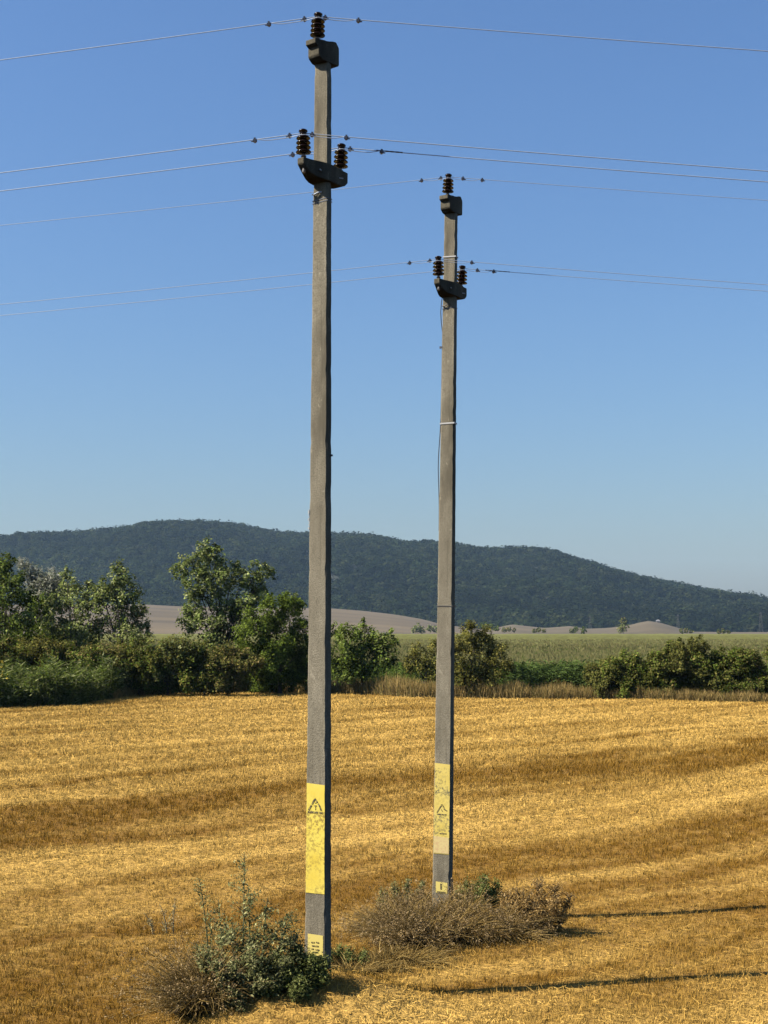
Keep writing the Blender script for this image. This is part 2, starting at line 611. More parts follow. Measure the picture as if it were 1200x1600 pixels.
def insulator(parent, loc, tilt=(0, 0)):
    bm = bmesh.new()
    M = Matrix.Translation(loc) @ Matrix.Rotation(tilt[0], 4, 'X') @ Matrix.Rotation(tilt[1], 4, 'Y')
    prof = [(0.020, 0.055), (0.045, 0.062), (0.058, 0.072)]
    z = 0.078
    for k, r in enumerate((0.086, 0.083, 0.081, 0.078)):
        prof += [(r * 0.52, z + 0.004), (r * 0.80, z - 0.006), (r * 0.98, z - 0.006), (r, z), (r * 0.90, z + 0.011), (r * 0.62, z + 0.024), (r * 0.47, z + 0.036), (r * 0.46, z + 0.044)]
        z += 0.053
    prof += [(0.040, z + 0.002), (0.037, z + 0.012), (0.050, z + 0.022), (0.048, z + 0.036), (0.030, z + 0.048), (0.008, z + 0.052)]
    lathe(bm, prof, 22, M)
    o = bm_obj('insulator', bm, M_GLAZE, parent, smooth=True)
    bm = bmesh.new()
    lathe(bm, [(0.016, -0.16), (0.022, -0.15), (0.022, -0.13), (0.016, -0.12), (0.016, 0.02), (0.030, 0.022), (0.030, 0.034), (0.019, 0.036), (0.019, 0.07)], 10, M)
    bm_obj('pin', bm, M_STEEL, o, smooth=False)
    return (M @ Vector((0, 0, z + 0.010)))


def make_pole(H, arm_z, yel, plate_z, label, which):
    root = empty('utility_pole')
    tag(root, label, 'utility pole', 'concrete utility poles in the field')
    # shaft
    bm = bmesh.new()
    zs = np.linspace(-0.8, H - 0.05, 130)
    rr = random.Random(4 if which == 'front' else 9)
    rings = []
    for z in zs:
        w, s = width_at(z, H)
        rings.append(sect(w + rr.uniform(-.0016, .0016), s + rr.uniform(-.001, .001), z, 0.013 + (rr.random() ** 8) * .012, rr.uniform(-.0008, .0008), 0))
    loft(bm, rings)
    bm_obj('shaft', bm, M_CONC, root)
    TURN = Matrix.Rotation(R(-11), 4, 'Z')      # the arms sit turned a little on the shaft
    # head: block with an overhanging nose toward the camera side
    bm = bmesh.new()
    def slab(y, z0, z1, w):
        a = w / 2
        return [(-a, y, z0), (a, y, z0), (a, y, z1), (-a, y, z1)]
    w = 0.162
    loft(bm, [slab(-0.165, H - 0.175, H - 0.05, w), slab(-0.150, H - 0.200, H - 0.016, w + .006), slab(-0.09, H - 0.232, H - 0.002, w + .022),
              slab(0.0, H - 0.236, H + 0.014, w + .04), slab(0.06, H - 0.235, H + 0.034, w + .04), slab(0.115, H - 0.230, H + 0.044, w + .03), slab(0.17, H - 0.222, H + 0.004, w + .01), slab(0.185, H - 0.195, H - 0.03, w)])
    loft(bm, [slab(-0.215, H - 0.062, H - 0.004, 0.146), slab(-0.14, H - 0.10, H + 0.004, 0.152), slab(-0.04, H - 0.115, H + 0.018, 0.158)])
    bm.transform(TURN)
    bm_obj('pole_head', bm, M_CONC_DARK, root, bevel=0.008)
    # crossarm: lens-shaped concrete beam through which the shaft passes
    bm = bmesh.new()
    A = arm_z
    prof = [(-0.355, 0.095, -0.072, 0.0), (-0.31, 0.105, -0.115, 0.0), (-0.25, 0.13, -0.160, -0.003), (-0.18, 0.18, -0.190, -0.005), (-0.10, 0.235, -0.203, -0.006), (0.0, 0.265, -0.207, -0.006),
            (0.10, 0.235, -0.207, -0.006), (0.18, 0.19, -0.200, -0.004), (0.25, 0.155, -0.188, -0.002), (0.31, 0.135, -0.165, 0.0), (0.36, 0.12, -0.12, 0.0)]
    prof = [(y * 1.04, ww, z0, z1) for y, ww, z0, z1 in prof]
    loft(bm, [slab(y, A + z0, A + z1, ww) for y, ww, z0, z1 in prof])
    bm.transform(TURN)
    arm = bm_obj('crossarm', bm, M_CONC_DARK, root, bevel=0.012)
    for yy in (-0.16, 0.20):
        bm = bmesh.new()
        add_box(bm, (0.116 if yy < 0 else 0.106, yy, A - 0.115), (0.012, 0.05, 0.014), Matrix.Rotation(-0.5 if yy > 0 else 0.5, 4, 'Z'))
        bm.transform(TURN)
        bm_obj('bolt', bm, M_BAND, arm)
    # insulators
    tops = [insulator(root, TURN @ Vector((0, -0.10, H + 0.0)), (0.0, 0.03)),
            insulator(root, TURN @ Vector((0, -0.315, A - 0.005)), (0.0, -0.03)),
            insulator(root, TURN @ Vector((0, 0.305, A - 0.005)), (0.0, 0.05))]
    # strap and hook under the crossarm
    for dz, tilt in ((0.40, 0.10), (0.43, 0.10)) if which == 'front' else ((0.37, 0.08),):
        bm = bmesh.new()
        w, s = width_at(A - dz, H)
        add_box(bm, (0, 0, A - dz), (w + 0.008, s + 0.008, 0.009), Matrix.Rotation(-tilt, 4, 'Y'))
        bm_obj('strap', bm, M_CLAMP, root)
    w, s = width_at(A - 0.33, H)
    v, q, c = tube([(-w / 2 + 0.0, -s / 2 - 0.01, A - 0.335), (-w / 2 + 0.04, -s / 2 - 0.03, A - 0.345), (-w / 2 + 0.08, -s / 2 - 0.022, A - 0.325), (-w / 2 + 0.12, -s / 2 - 0.004, A - 0.32)], [0.009] * 4, 6)
    link('hook', quadmesh('hook', v, q), M_ALU if which == 'front' else M_STEEL, root)
    # yellow painted panel on the front face
    z0, z1 = yel
    def panel(zz0, zz1, off, mt, name, inset=0.0, right=0.0, thick=0.003, wrap=False):
        bm = bmesh.new()
        rings = []
        nseg = 24
        r2 = random.Random(5)
        def fr(z):
            w, s = width_at(z, H)
            return -w / 2 + 0.012 + inset, w / 2 - 0.012 - right, -s / 2 - off
        # origin at the panel's foot so that its material runs 0..1 up the panel
        for k in range(nseg + 1):
            z = zz0 + (zz1 - zz0) * k / nseg
            a, b, y = fr(z)
            a += r2.uniform(-.002, .002); b += r2.uniform(-.002, .002)
            zz = (z - zz0)
            rings.append([(a, y - thick, zz), (b, y - thick, zz), (b, y + 0.002, zz), (a, y + 0.002, zz)])
        loft(bm, rings)
        # ragged top and bottom edges
        for v in bm.verts:
            if v.co.z > (zz1 - zz0) - 1e-5: v.co.z += random.Random(round(v.co.x * 900)).uniform(-.008, .008)
        o = bm_obj(name, bm, mt, root)
        o.location = (0, 0, zz0)
        return o
    yp = panel(z0, z1, 0.002, M_YEL_A if which == 'front' else M_YEL_B, 'yellow_panel')
    H_p = z1 - z0
    def stroke(bm, a, b, th, y):
        a, b = Vector((a[0], y, a[1])), Vector((b[0], y, b[1]))
        d = (b - a); L = d.length
        ang = math.atan2(d.z, d.x)
        add_box(bm, (a + b) / 2, (L, 0.003, th), Matrix.Rotation(-ang, 4, 'Y'))
    wf, sf = width_at(z0 + 0.8 * H_p, H)
    yf = -sf / 2 - 0.0075
    bm = bmesh.new()
    if which == 'front':
        cz = H_p * 0.742
        S = [((-0.092, 0.0), (0.035, 0.0)), ((0.055, 0.0), (0.088, 0.0)), ((-0.082, 0.018), (-0.045, 0.075)), ((-0.04, 0.083), (-0.003, 0.144)),
             ((-0.003, 0.144), (0.028, 0.106)), ((0.036, 0.094), (0.062, 0.058)), ((0.064, 0.05), (0.074, 0.024))]
        for a, b in S:
            stroke(bm, (a[0] - .004, a[1] + cz), (b[0] - .004, b[1] + cz), 0.017, yf)
        for a, b in (((-0.02, 0.07), (0.018, 0.07)), ((0.0, 0.068), (0.002, 0.024)), ((-0.008, 0.1), (0.01, 0.1))):
            stroke(bm, (a[0], a[1] + cz), (b[0], b[1] + cz), 0.0065, yf)
    else:
        cz = H_p * 0.437
        S = [((-0.075, 0.0), (0.07, 0.0)), ((-0.072, 0.022), (-0.035, 0.085)), ((-0.035, 0.085), (0.004, 0.14)), ((0.004, 0.14), (0.036, 0.09)),
             ((0.03, 0.08), (0.078, 0.052))]
        for a, b in S:
            stroke(bm, (a[0], a[1] + cz), (b[0], b[1] + cz), 0.016, yf)
        stroke(bm, (-0.008, cz + 0.07), (0.014, cz + 0.04), 0.008, yf)
    bm_obj('warning_triangle', bm, M_PAINT, yp)
    if which == 'back':
        bm = bmesh.new()
        stroke(bm, (-0.03, cz - 0.265), (0.075, cz - 0.262), 0.013, yf - .001)
        bm_obj('painted_line', bm, M_PAINT, yp)
    if which == 'back':
        cream = panel(z0 + 0.01, z0 + 0.235, 0.0055, M_CREAM, 'notice_panel', 0.004, 0.004)
    # small painted number plate at the foot
    pz0, pz1 = plate_z
    pl = panel(pz0, pz1, 0.002, M_PLATE, 'number_plate', 0.035 if which == 'front' else 0.045, 0.015 if which == 'front' else 0.02)
    w, s = width_at(pz0, H)
    yf = -s / 2 - 0.0085
    bm = bmesh.new()
    h = pz1 - pz0
    if which == 'front':
        for a, b in (((-0.04, h * .62), (0.0, h * .64)), ((0.02, h * .66), (0.055, h * .64)), ((-0.03, h * .46), (0.05, h * .47)), ((-0.04, h * .30), (-0.01, h * .31)), ((0.01, h * .30), (0.06, h * .29)), ((-0.02, h * .16), (0.045, h * .17))):
            stroke(bm, a, b, 0.012, yf)
    else:
        stroke(bm, (0.004, h * .34), (0.004, h * .84), 0.022, yf)
        stroke(bm, (-0.004, h * .78), (0.004, h * .84), 0.014, yf)
        stroke(bm, (-0.05, h * .10), (0.07, h * .10), 0.012, yf)
    bm_obj('plate_mark', bm, M_PAINT, pl)
    return root, tops


def z_at(py, y):
    return at(600, py, y).z


yA, yB = POLE_A[1], POLE_B[1]
HA = z_at(70, yA)
rootA, topsA = make_pole(HA, z_at(259, yA), (z_at(1397, yA - .1), z_at(1226, yA - .1)), (z_at(1494, yA - .1), z_at(1462, yA - .1)),
                         'nearer and taller grey concrete pole with a bright yellow panel and warning triangle', 'front')
rootA.matrix_basis = Matrix.Translation((POLE_A[0], yA, 0)) @ Matrix.Rotation(R(0.12), 4, 'Y') @ Matrix.Rotation(R(-28), 4, 'Z')
zB = -0.09
HB = z_at(310, yB) - zB
rootB, topsB = make_pole(HB, z_at(443, yB) - zB, (z_at(1335, yB - .1) - zB, z_at(1194, yB - .1) - zB), (z_at(1396, yB - .1) - zB, z_at(1379, yB - .1) - zB),
                         'farther grey concrete pole with a faded cream panel, white band and thin cable', 'back')
rootB.matrix_basis = Matrix.Translation((POLE_B[0], yB, zB)) @ Matrix.Rotation(R(0.93), 4, 'Y') @ Matrix.Rotation(R(-23.5), 4, 'Z')

# extras of the back pole: white band, thin dark band, cable, side hook
for py, m, nm, th, tilt in ((662, M_BAND, 'white_band', 0.022, 0.03), (947, M_STEEL, 'wire_band', 0.010, 0.0), (402, M_BAND, 'white_band', 0.018, -0.03)):
    z = z_at(py, yB) - zB
    w, s = width_at(z, HB)
    bm = bmesh.new()
    add_box(bm, (0, 0, z), (w + 0.014, s + 0.014, th), Matrix.Rotation(-tilt, 4, 'Y'))
    bm_obj(nm, bm, m, rootB)
pts, zc = [], z_at(455, yB) - zB
for k in range(24):
    t = k / 23
    z = zc + (z_at(830, yB) - zB - zc) * t
    w, s = width_at(z, HB)
    off = 0.035 * math.sin(min(1, t * 6) * math.pi) * (1 if t < 0.17 else 0) + 0.03 * math.exp(-((t - 0.72) / 0.12) ** 2) + 0.004
    pts.append((-w / 2 - off, -s / 2 + 0.03, z))
v, q, c = tube(pts, [0.007] * len(pts), 6)
link('cable', quadmesh('cable', v, q), M_CABLE, rootB)
bm = bmesh.new()
z = z_at(543, yB) - zB
w, s = width_at(z, HB)
add_box(bm, (-w / 2 - 0.012, -0.04, z), (0.05, 0.02, 0.018), Matrix.Rotation(-0.4, 4, 'Y'))
add_box(bm, (-w / 2 - 0.025, -0.04, z + 0.008), (0.02, 0.018, 0.022))
bm_obj('side_hook', bm, M_CLAMP, rootB)
bm = bmesh.new()
z = z_at(712, yA)
w, s = width_at(z, HA)
add_box(bm, (w / 2 + 0.008, 0.03, z), (0.028, 0.02, 0.02))
bm_obj('side_hook', bm, M_CLAMP, rootA)
# flaking lime on the front pole's left edge
bm = bmesh.new()
for k in range(26):
    z = z_at(random.uniform(796, 832), yA)
    w, s = width_at(z, HA)
    add_box(bm, (-w / 2 - random.uniform(-0.004, 0.010), -s / 2 + random.uniform(-0.002, 0.03), z), (random.uniform(.006, .014), .012, random.uniform(.008, .03)), Matrix.Rotation(random.uniform(-.8, .8), 4, 'Y'))
bm_obj('lime_crust', bm, M_BAND, rootA)


# ------------------------------------------------------------------ overhead wires
def make_wire(origin, slope_l, slope_r, dyl, dyr, rad, clamps, label, sleeve=None, behind=0.012):
    span = 95.0
    o3 = Vector(origin)
    def pt(x, low=0.0, off=0.0):
        s, dy = (slope_l, dyl) if x < 0 else (slope_r, dyr)
        a = abs(x)
        return o3 + Vector((x, dy * a + off, -s * a * (1 - a / span) - low))
    xs = [-92 + 2.2 * k for k in range(39)] + [-6.5, -5, -3.8, -2.8, -2, -1.4, -1.0, -.7, -.5, -.3, -.16, -.08, 0, .08, .16, .3, .5, .7, 1.0, 1.4, 2, 2.8, 3.8, 5, 6.5] + [8.4 + 2.2 * k for k in range(39)]
    xs = sorted(set(xs))
    v, q, c = tube([pt(x, 0.0, behind) for x in xs], [rad] * len(xs), 6)
    w = link('overhead_wire', quadmesh('overhead_wire', v, q, smooth=True), M_ALU)
    tag(w, label, 'overhead wire', 'overhead wires between the poles')
    c0, c1 = clamps[0], clamps[-1]
    # the tie strand, a second short length below the conductor
    n = 18
    tp = []
    for k in range(n + 1):
        x = c0 + (c1 - c0) * k / n
        e = min(1, min(k, n - k) / 2.5)
        tp.append(pt(x, 0.034 * e + 0.004, -0.045 * math.exp(-(x / 0.1) ** 2) - behind))
    v, q, c = tube(tp, [rad * 0.85] * len(tp), 6)
    link('tie_strand', quadmesh('tie_strand', v, q, smooth=True), M_ALU, w)
    for x in clamps:
        bm = bmesh.new()
        p = pt(x, 0.016)
        sl = math.atan(slope_l) if x < 0 else -math.atan(slope_r)
        M = Matrix.Rotation(-sl, 4, 'Y')
        add_box(bm, p, (0.046, 0.034, 0.026), M)
        add_box(bm, p + Vector((0.0, 0, 0.004)), (0.022, 0.044, 0.050), M)
        add_box(bm, p + Vector((0.03 if x > 0 else -0.03, 0, -0.010)), (0.026, 0.012, 0.010), M)
        bm_obj('clamp', bm, M_CLAMP, w)
    if sleeve:
        a, b = sleeve
        tp = [pt(a + (b - a) * k / 10, -0.002, behind) for k in range(11)]
        v, q, c = tube(tp, [rad * 1.9 if k % 2 == 0 else rad * 1.35 for k in range(11)], 8)
        link('sleeve', quadmesh('sleeve', v, q, smooth=True), M_CLAMP, w)


wA = [rootA.matrix_basis @ t for t in topsA]
wB = [rootB.matrix_basis @ t for t in topsB]
make_wire(wA[0], .100, .098, .10, -.03, .0050, (-.56, -.155, .08, .455), 'topmost wire of all, tied on the head of the nearer pole')
make_wire(wA[1], .102, .100, .10, -.03, .0050, (-.54, -.15, .10, .48), 'upper of the two wires on the crossarm of the nearer pole')
make_wire(wA[2], .100, .098, .10, -.03, .0050, (-.56, -.14, .10, .46), 'lowest wire of the nearer pole, with a dark sleeve right of the crossarm', (0.40, 0.70))
make_wire(wB[0], .085, .090, .10, -.03, .0038, (-.39, -.11, .21, .49), 'uppermost wire of the farther pole, tied on its head')
make_wire(wB[1], .085, .092, .10, -.03, .0038, (-.41, -.12, .48), 'upper of the two wires on the crossarm of the farther pole')
make_wire(wB[2], .085, .088, .10, -.03, .0038, (-.36, .22, .46), 'lowest wire of all, on the far end of the farther crossarm', (0.34, 0.70))


# ------------------------------------------------------------------ weeds and dry grass at the poles
def tuft(name, label, cat, cx, cy, rx, ry, h, n, cols, droop=0.5, wind=(0, 0), wid=0.007, group=None, headcol=None, spread=0.5):
    """A clump of bent grass blades."""
    z0 = float(gz(cx, cy))
    root = empty(name, (cx, cy, z0))
    tag(root, label, cat, group)
    k = max(8, n // 55)
    a = rng.random(k) * 6.283; r = np.sqrt(rng.random(k))
    i = rng.integers(0, k, n)
    hk = (0.55 + 0.75 * rng.random(k))[i]
    tone = (0.6 + 0.75 * rng.random(k))[i]
    lk = rng.normal(size=(k, 2)) * 0.22
    a, r, lk = a[i], r[i], lk[i]
    ox, oy = np.cos(a) * r * rx + rng.normal(size=n) * .035, np.sin(a) * r * ry + rng.normal(size=n) * .035
    P = np.stack([ox, oy, gz(cx + ox, cy + oy) - z0 - 0.02], -1)
    D = rng.normal(size=(n, 3)) * 0.2
    D[:, 0] += np.cos(a) * r * spread + wind[0] + lk[:, 0]; D[:, 1] += np.sin(a) * r * spread + wind[1] + lk[:, 1]; D[:, 2] = 1
    D = unit(D)
    L = h * (0.55 + 0.6 * rng.random(n)) * (1 - 0.25 * r * r) * hk
    dd = D.copy(); dd[:, 2] = 0
    dd += rng.normal(size=(n, 3)) * 0.25; dd[:, 2] = -0.6 - 0.5 * rng.random(n)
    bend = dd * (L * droop * (0.5 + rng.random(n)))[:, None]
    cols = np.array(cols)
    c = cols[rng.integers(0, len(cols), n)] * (tone * (0.75 + 0.5 * rng.random(n)))[:, None]
    me = quadmesh('blades', *strips(P, D, L, wid, bend, c, seg=4, tip=0.25))
    link('blades', me, M_DRY, root)
    if headcol is not None:
        m = n // 2
        i = rng.integers(0, n, m)
        tip = P[i] + D[i] * L[i][:, None] + bend[i]
        rep = 5
        T = np.repeat(tip, rep, axis=0) + rng.normal(size=(m * rep, 3)) * 0.016
        hc = np.array(headcol)[rng.integers(0, len(headcol), m * rep)] * (0.7 + 0.6 * rng.random(m * rep))[:, None]
        me = quadmesh('seed_heads', *leaves(T, 0.016 + 0.018 * rng.random(m * rep), hc, 0.35))
        link('seed_heads', me, M_DRY, root)
    return root


def weed(name, label, cat, cx, cy, stems, leafsize, cols, nleaf=90, group=None, stemcol=(0.12, 0.13, 0.05), aspect=0.42):
    """stems: list of (dx, dy, height, lean_x, bushiness)."""
    z0 = float(gz(cx, cy))
    root = empty(name, (cx, cy, z0))
    tag(root, label, cat, group)
    S, Lf = [], []
    cols = np.array(cols)
    for dx, dy, h, lx, bush in stems:
        b = Vector((dx, dy, float(gz(cx + dx, cy + dy)) - z0 - 0.02))
        pts = [b + Vector((lx * t * t, random.uniform(-.02, .02), h * t)) for t in np.linspace(0, 1, 6)]
        S.append(tube(pts, [0.008 * (1 - 0.75 * t) + 0.0015 for t in np.linspace(0, 1, 6)], 5, stemcol))
        tips = [(pts, 1.0)]
        for k in range(int(12 * bush) + 3):
            t = random.uniform(0.12, 0.92)
            p = b + Vector((lx * t * t, 0, h * t))
            an = random.uniform(0, 6.283)
            L = h * (0.42 * (1 - t) + 0.07) * (0.4 + 0.8 * bush)
            e = p + Vector((math.cos(an) * L, math.sin(an) * L, L * random.uniform(0.35, 1.1)))
            mid = (p + e) / 2 + Vector((0, 0, -0.03 * L))
            S.append(tube([p, mid, e], [0.004, 0.003, 0.0012], 4, stemcol))
            tips.append(([p, mid, e], L / h))
        for pp, w in tips:
            n = max(10, int(2.2 * nleaf * w))
            t = rng.random(n) ** 0.75
            A = np.array([tuple(p) for p in pp])
            x = np.stack([np.interp(t, np.linspace(0, 1, len(A)), A[:, k]) for k in range(3)], -1)
            x += rng.normal(size=(n, 3)) * leafsize * 0.55
            c = cols[rng.integers(0, len(cols), n)] * (0.65 + 0.7 * rng.random(n))[:, None]
            Lf.append(leaves(x, leafsize * (0.55 + 0.75 * rng.random(n)) * (1.15 - 0.6 * t), c, aspect, 0.35))
    link('stem', quadmesh('stem', *join(S)), M_WOOD, root)
    link('foliage', quadmesh('foliage', *join(Lf)), M_LEAF, root)
    return root


def gxy(px, py):
    """Ground point under a photo pixel (flat ground at z = 0)."""
    y = (CAM.z - 0.03) / ((py - 985) / F)
    for _ in range(4):
        x = (px - 600) / F * y
        z = float(gz(x, y))
        lo = at(px, py, y)
        y = y * (CAM.z - z) / (CAM.z - lo.z)
    return (px - 600) / F * y, y


GREEN = [(0.115, 0.125, 0.036), (0.085, 0.10, 0.028), (0.16, 0.165, 0.055), (0.065, 0.08, 0.022)]
GREYGREEN = [(0.155, 0.155, 0.060), (0.115, 0.12, 0.044), (0.25, 0.235, 0.105), (0.085, 0.09, 0.033)]
DRYB = [(0.42, 0.27, 0.075), (0.30, 0.18, 0.050), (0.56, 0.39, 0.14), (0.17, 0.10, 0.030), (0.48, 0.33, 0.12)]
DRYP = [(0.50, 0.33, 0.095), (0.40, 0.25, 0.075), (0.60, 0.42, 0.15), (0.22, 0.13, 0.036)]
HEADS = [(0.44, 0.30, 0.14), (0.32, 0.21, 0.09), (0.56, 0.40, 0.20)]
GW = 'weeds round the foot of the nearer pole'
GB = 'weeds round the foot of the farther pole'
x, y = gxy(395, 1548)
weed('weed', 'tall grey green weed with two thin spires, left of the nearer pole', 'weed', x, y,
     [(0, 0, 1.05, -.02, .8), (-.07, .05, 1.42, .0, .22), (-.42, .1, 1.25, -.12, .2), (-.28, .05, 1.0, -.05, .6), (.12, .0, .95, .06, .8), (.25, .1, .75, .18, .8), (-.15, -.1, .8, -.02, .9),
      (.38, .05, .55, .1, .9), (-.38, -.05, .62, -.1, .9), (.05, -.2, .6, 0, .9), (-.22, -.22, .5, -.1, .9), (.3, -.2, .42, .1, .9)], 0.052, GREYGREEN, 100, GW)
x, y = gxy(470, 1540)
weed('weed', 'low dark green weed filling the gap between tall weed and nearer pole', 'weed', x, y,
     [(-.2, 0, .36, -.05, .9), (0, 0, .42, 0, .9), (.1, -.1, .36, .05, .9), (-.12, -.15, .32, 0, .9), (.2, -.05, .34, .05, .9), (.02, -.3, .25, 0, .9), (-.3, -.2, .3, -.1, .9)], 0.055, GREEN, 130, GW)
x, y = gxy(545, 1512)
weed('weed', 'low green weed sprawling on the right of the nearer pole', 'weed', x, y,
     [(-.2, 0, .30, -.05, .6), (0, 0, .26, 0, .6), (.14, .0, .22, .08, .5), (-.1, .12, .26, 0, .6), (-.28, -.1, .24, 0, .6)], 0.045, GREEN, 70, GW)
x, y = gxy(385, 1588)
weed('weed', 'small leafy weed in the straw at the bottom edge', 'weed', x, y,
     [(-.15, 0, .25, -.05, .9), (.05, 0, .22, 0, .9), (.2, .05, .18, .08, .8), (-.02, -.12, .16, 0, .8)], 0.05, GREYGREEN, 90, GW)
x, y = gxy(318, 1580)
tuft('grass_clump', 'drooping grey brown grass clump at the left end of the near weeds', 'grass', x, y + .1, .20, .26, .86, 3600, DRYB, .5, (-.16, -.05), .008, GW, HEADS, .28)
x, y = gxy(268, 1462)
weed('weed', 'thin dead forked weed stalk standing left of the near weeds', 'weed', x, y, [(0, 0, .42, -.1, .35), (.08, .02, .5, .02, .25), (-.2, .1, .3, -.12, .3)], 0.035, [(0.30, 0.24, 0.12), (0.16, 0.15, 0.07)], 22, GW, (0.34, 0.25, 0.12))
x, y = gxy(560, 1520)
tuft('grass_clump', 'ragged dry grass mixed into the low weed right of the nearer pole', 'grass', x, y, .36, .28, .34, 1500, DRYP, .7, (.1, -.1), .008, GW)
x, y = gxy(612, 1505)
tuft('grass_clump', 'low tangle of pale dry grass right of the nearer pole', 'grass', x, y, .55, .42, .38, 2600, DRYP, .8, (.1, -.1), .008, GW)
x, y = gxy(660, 1478)
tuft('grass_clump', 'flattened straw tangle between the two weedy pole feet', 'grass', x, y, .5, .5, .3, 1900, DRYP, .8, (.1, 0), .008, GW)
# far pole
x, y = gxy(655, 1470)
tuft('grass_clump', 'upright feathery dry grass right in front of the farther pole', 'grass', x, y, .36, .40, .74, 4600, DRYB, .42, (-.08, -.2), .008, GB, HEADS)
x, y = gxy(715, 1460)
tuft('grass_clump', 'brown dry grass clump between feathery grass and dry bush', 'grass', x, y, .34, .38, .68, 3600, DRYB, .45, (.0, -.2), .008, GB, HEADS)
x, y = gxy(610, 1455)
tuft('grass_clump', 'sparse dry grass on the left of the farther pole', 'grass', x, y, .36, .4, .55, 2400, DRYP, .5, (-.15, 0), .008, GB, HEADS)
x, y = gxy(835, 1455)
weed('dry_bush', 'round dry brown bush on the right of the farther pole', 'bush', x, y,
     [(-.2, 0, .60, -.08, .9), (0, 0, .72, 0, .9), (.16, .02, .66, .12, .9), (-.1, -.15, .55, -.1, .9), (.12, -.16, .5, .14, .9), (.28, .1, .5, .2, .9), (-.32, .1, .5, -.15, .9), (.02, .2, .7, .05, .9), (-.02, -.25, .4, 0, .9)],
     0.044, [(c[0] * .58, c[1] * .56, c[2] * .62) for c in DRYB], 120, GB, (0.25, 0.17, 0.09))
x, y = gxy(782, 1462)
tuft('grass_clump', 'dry grass leaning against the left side of the round dry bush', 'grass', x, y + .1, .34, .3, .5, 2600, DRYB, .5, (.05, -.15), .008, GB, HEADS)
x, y = gxy(690, 1425)
tuft('grass_clump', 'dry grass growing close behind the farther pole', 'grass', x, y + .3, .6, .3, .48, 3000, DRYB, .4, (0, 0), .008, GB, HEADS)
x, y = gxy(640, 1500)
tuft('grass_clump', 'loose brown straw hanging over the front of the far clump', 'grass', x, y, .5, .3, .34, 1800, DRYB, .8, (.1, -.2), .008, GB)
x, y = gxy(632, 1425)
weed('weed', 'green weed behind and left of the farther pole foot', 'weed', x, y + .4, [(-.15, 0, .40, 0, .5), (.05, 0, .44, 0, .6), (.22, .0, .40, .05, .6), (-.3, .0, .32, -.05, .5)], 0.045, GREYGREEN, 100, GB)
x, y = gxy(755, 1425)
weed('weed', 'dark green weed between the farther pole and the dry bush', 'weed', x, y + .2, [(-.25, 0, .46, 0, .9), (-.02, 0, .5, 0, .9), (.15, .0, .44, .05, .9), (.0, -.2, .38, .0, .9)], 0.055, GREEN, 110, GB)


# ------------------------------------------------------------------ hedge trees and shrubs
def plant(name, label, cat, blobs, d, leaf, cols, dens, trunk=True, group=None, aspect=0.55, gap=0.25, base_px=None, up=0.35):
    """blobs: (px, py, r_px) in the photograph, set at distance d with depth of their own; leaves fill shells round limb ends."""
    s = d / F
    B = []
    cxp = np.mean([b[0] for b in blobs])
    for px, py, r in blobs:
        dd = random.uniform(-1, 1) * min(1.0, r * s * 0.9) * 1.4
        p = at(px, py, d + dd)
        B.append((p, r * s))
    bx = (base_px if base_px else cxp)
    base = Vector((float(xpx(bx, d)), d, float(gz(xpx(bx, d), d))))
    root = empty(name, base)
    tag(root, label, cat, group)
    cols = np.array(cols)
    L, S = [], []
    for p, r in B:
        n = int(4.5 * dens * (r / leaf) ** 2)
        # sprays of leaves: several twig centres per blob, each with its own tone
        k = max(8, int(26 * min(2.5, r)))
        tw = rng.normal(size=(k, 3)); tw = unit(tw) * (0.35 + 0.65 * rng.random(k) ** 0.5)[:, None] * r
        tone = 0.5 + 1.0 * rng.random(k)
        i = rng.integers(0, k, n)
        off = rng.normal(size=(n, 3)) * min(r, .9) * gap * .8
        q = np.array(p - base) + tw[i] + off
        ok = q[:, 2] > 0.02
        q, i = q[ok], i[ok]
        out = unit(q - np.array(p - base))
        c = cols[rng.integers(0, len(cols), len(q))] * tone[i][:, None] * (0.8 + 0.4 * rng.random(len(q)))[:, None]
        L.append(leaves(q, leaf * (0.6 + 0.8 * rng.random(len(q))), c, aspect, up, out))
    bark = (0.12, 0.095, 0.07)
    hi = max(b[0].z for b in B) - base.z
    fork = Vector((0, 0, hi * 0.22))
    S.append(tube([Vector((0, 0, -0.2)), Vector((0.05, 0, hi * .1)), fork], [hi * .022 + .02, hi * .018 + .015, hi * .014 + .012], 7, bark))
    for p, r in B:
        e = p - base
        m = fork.lerp(e, 0.5) + Vector((random.uniform(-.2, .2), random.uniform(-.2, .2), 0.12 * hi * random.random()))
        if e.z < fork.z: m = fork.lerp(e, .5)
        S.append(tube([fork, m, e, e + Vector((0, 0, r * .5))], [hi * .006 + .008, hi * .0035 + .006, hi * .002 + .004, .003], 5, bark))
    link('trunk', quadmesh('trunk', *join(S)), M_WOOD, root)
    link('crown', quadmesh('crown', *join(L)), M_LEAF, root)
    return root


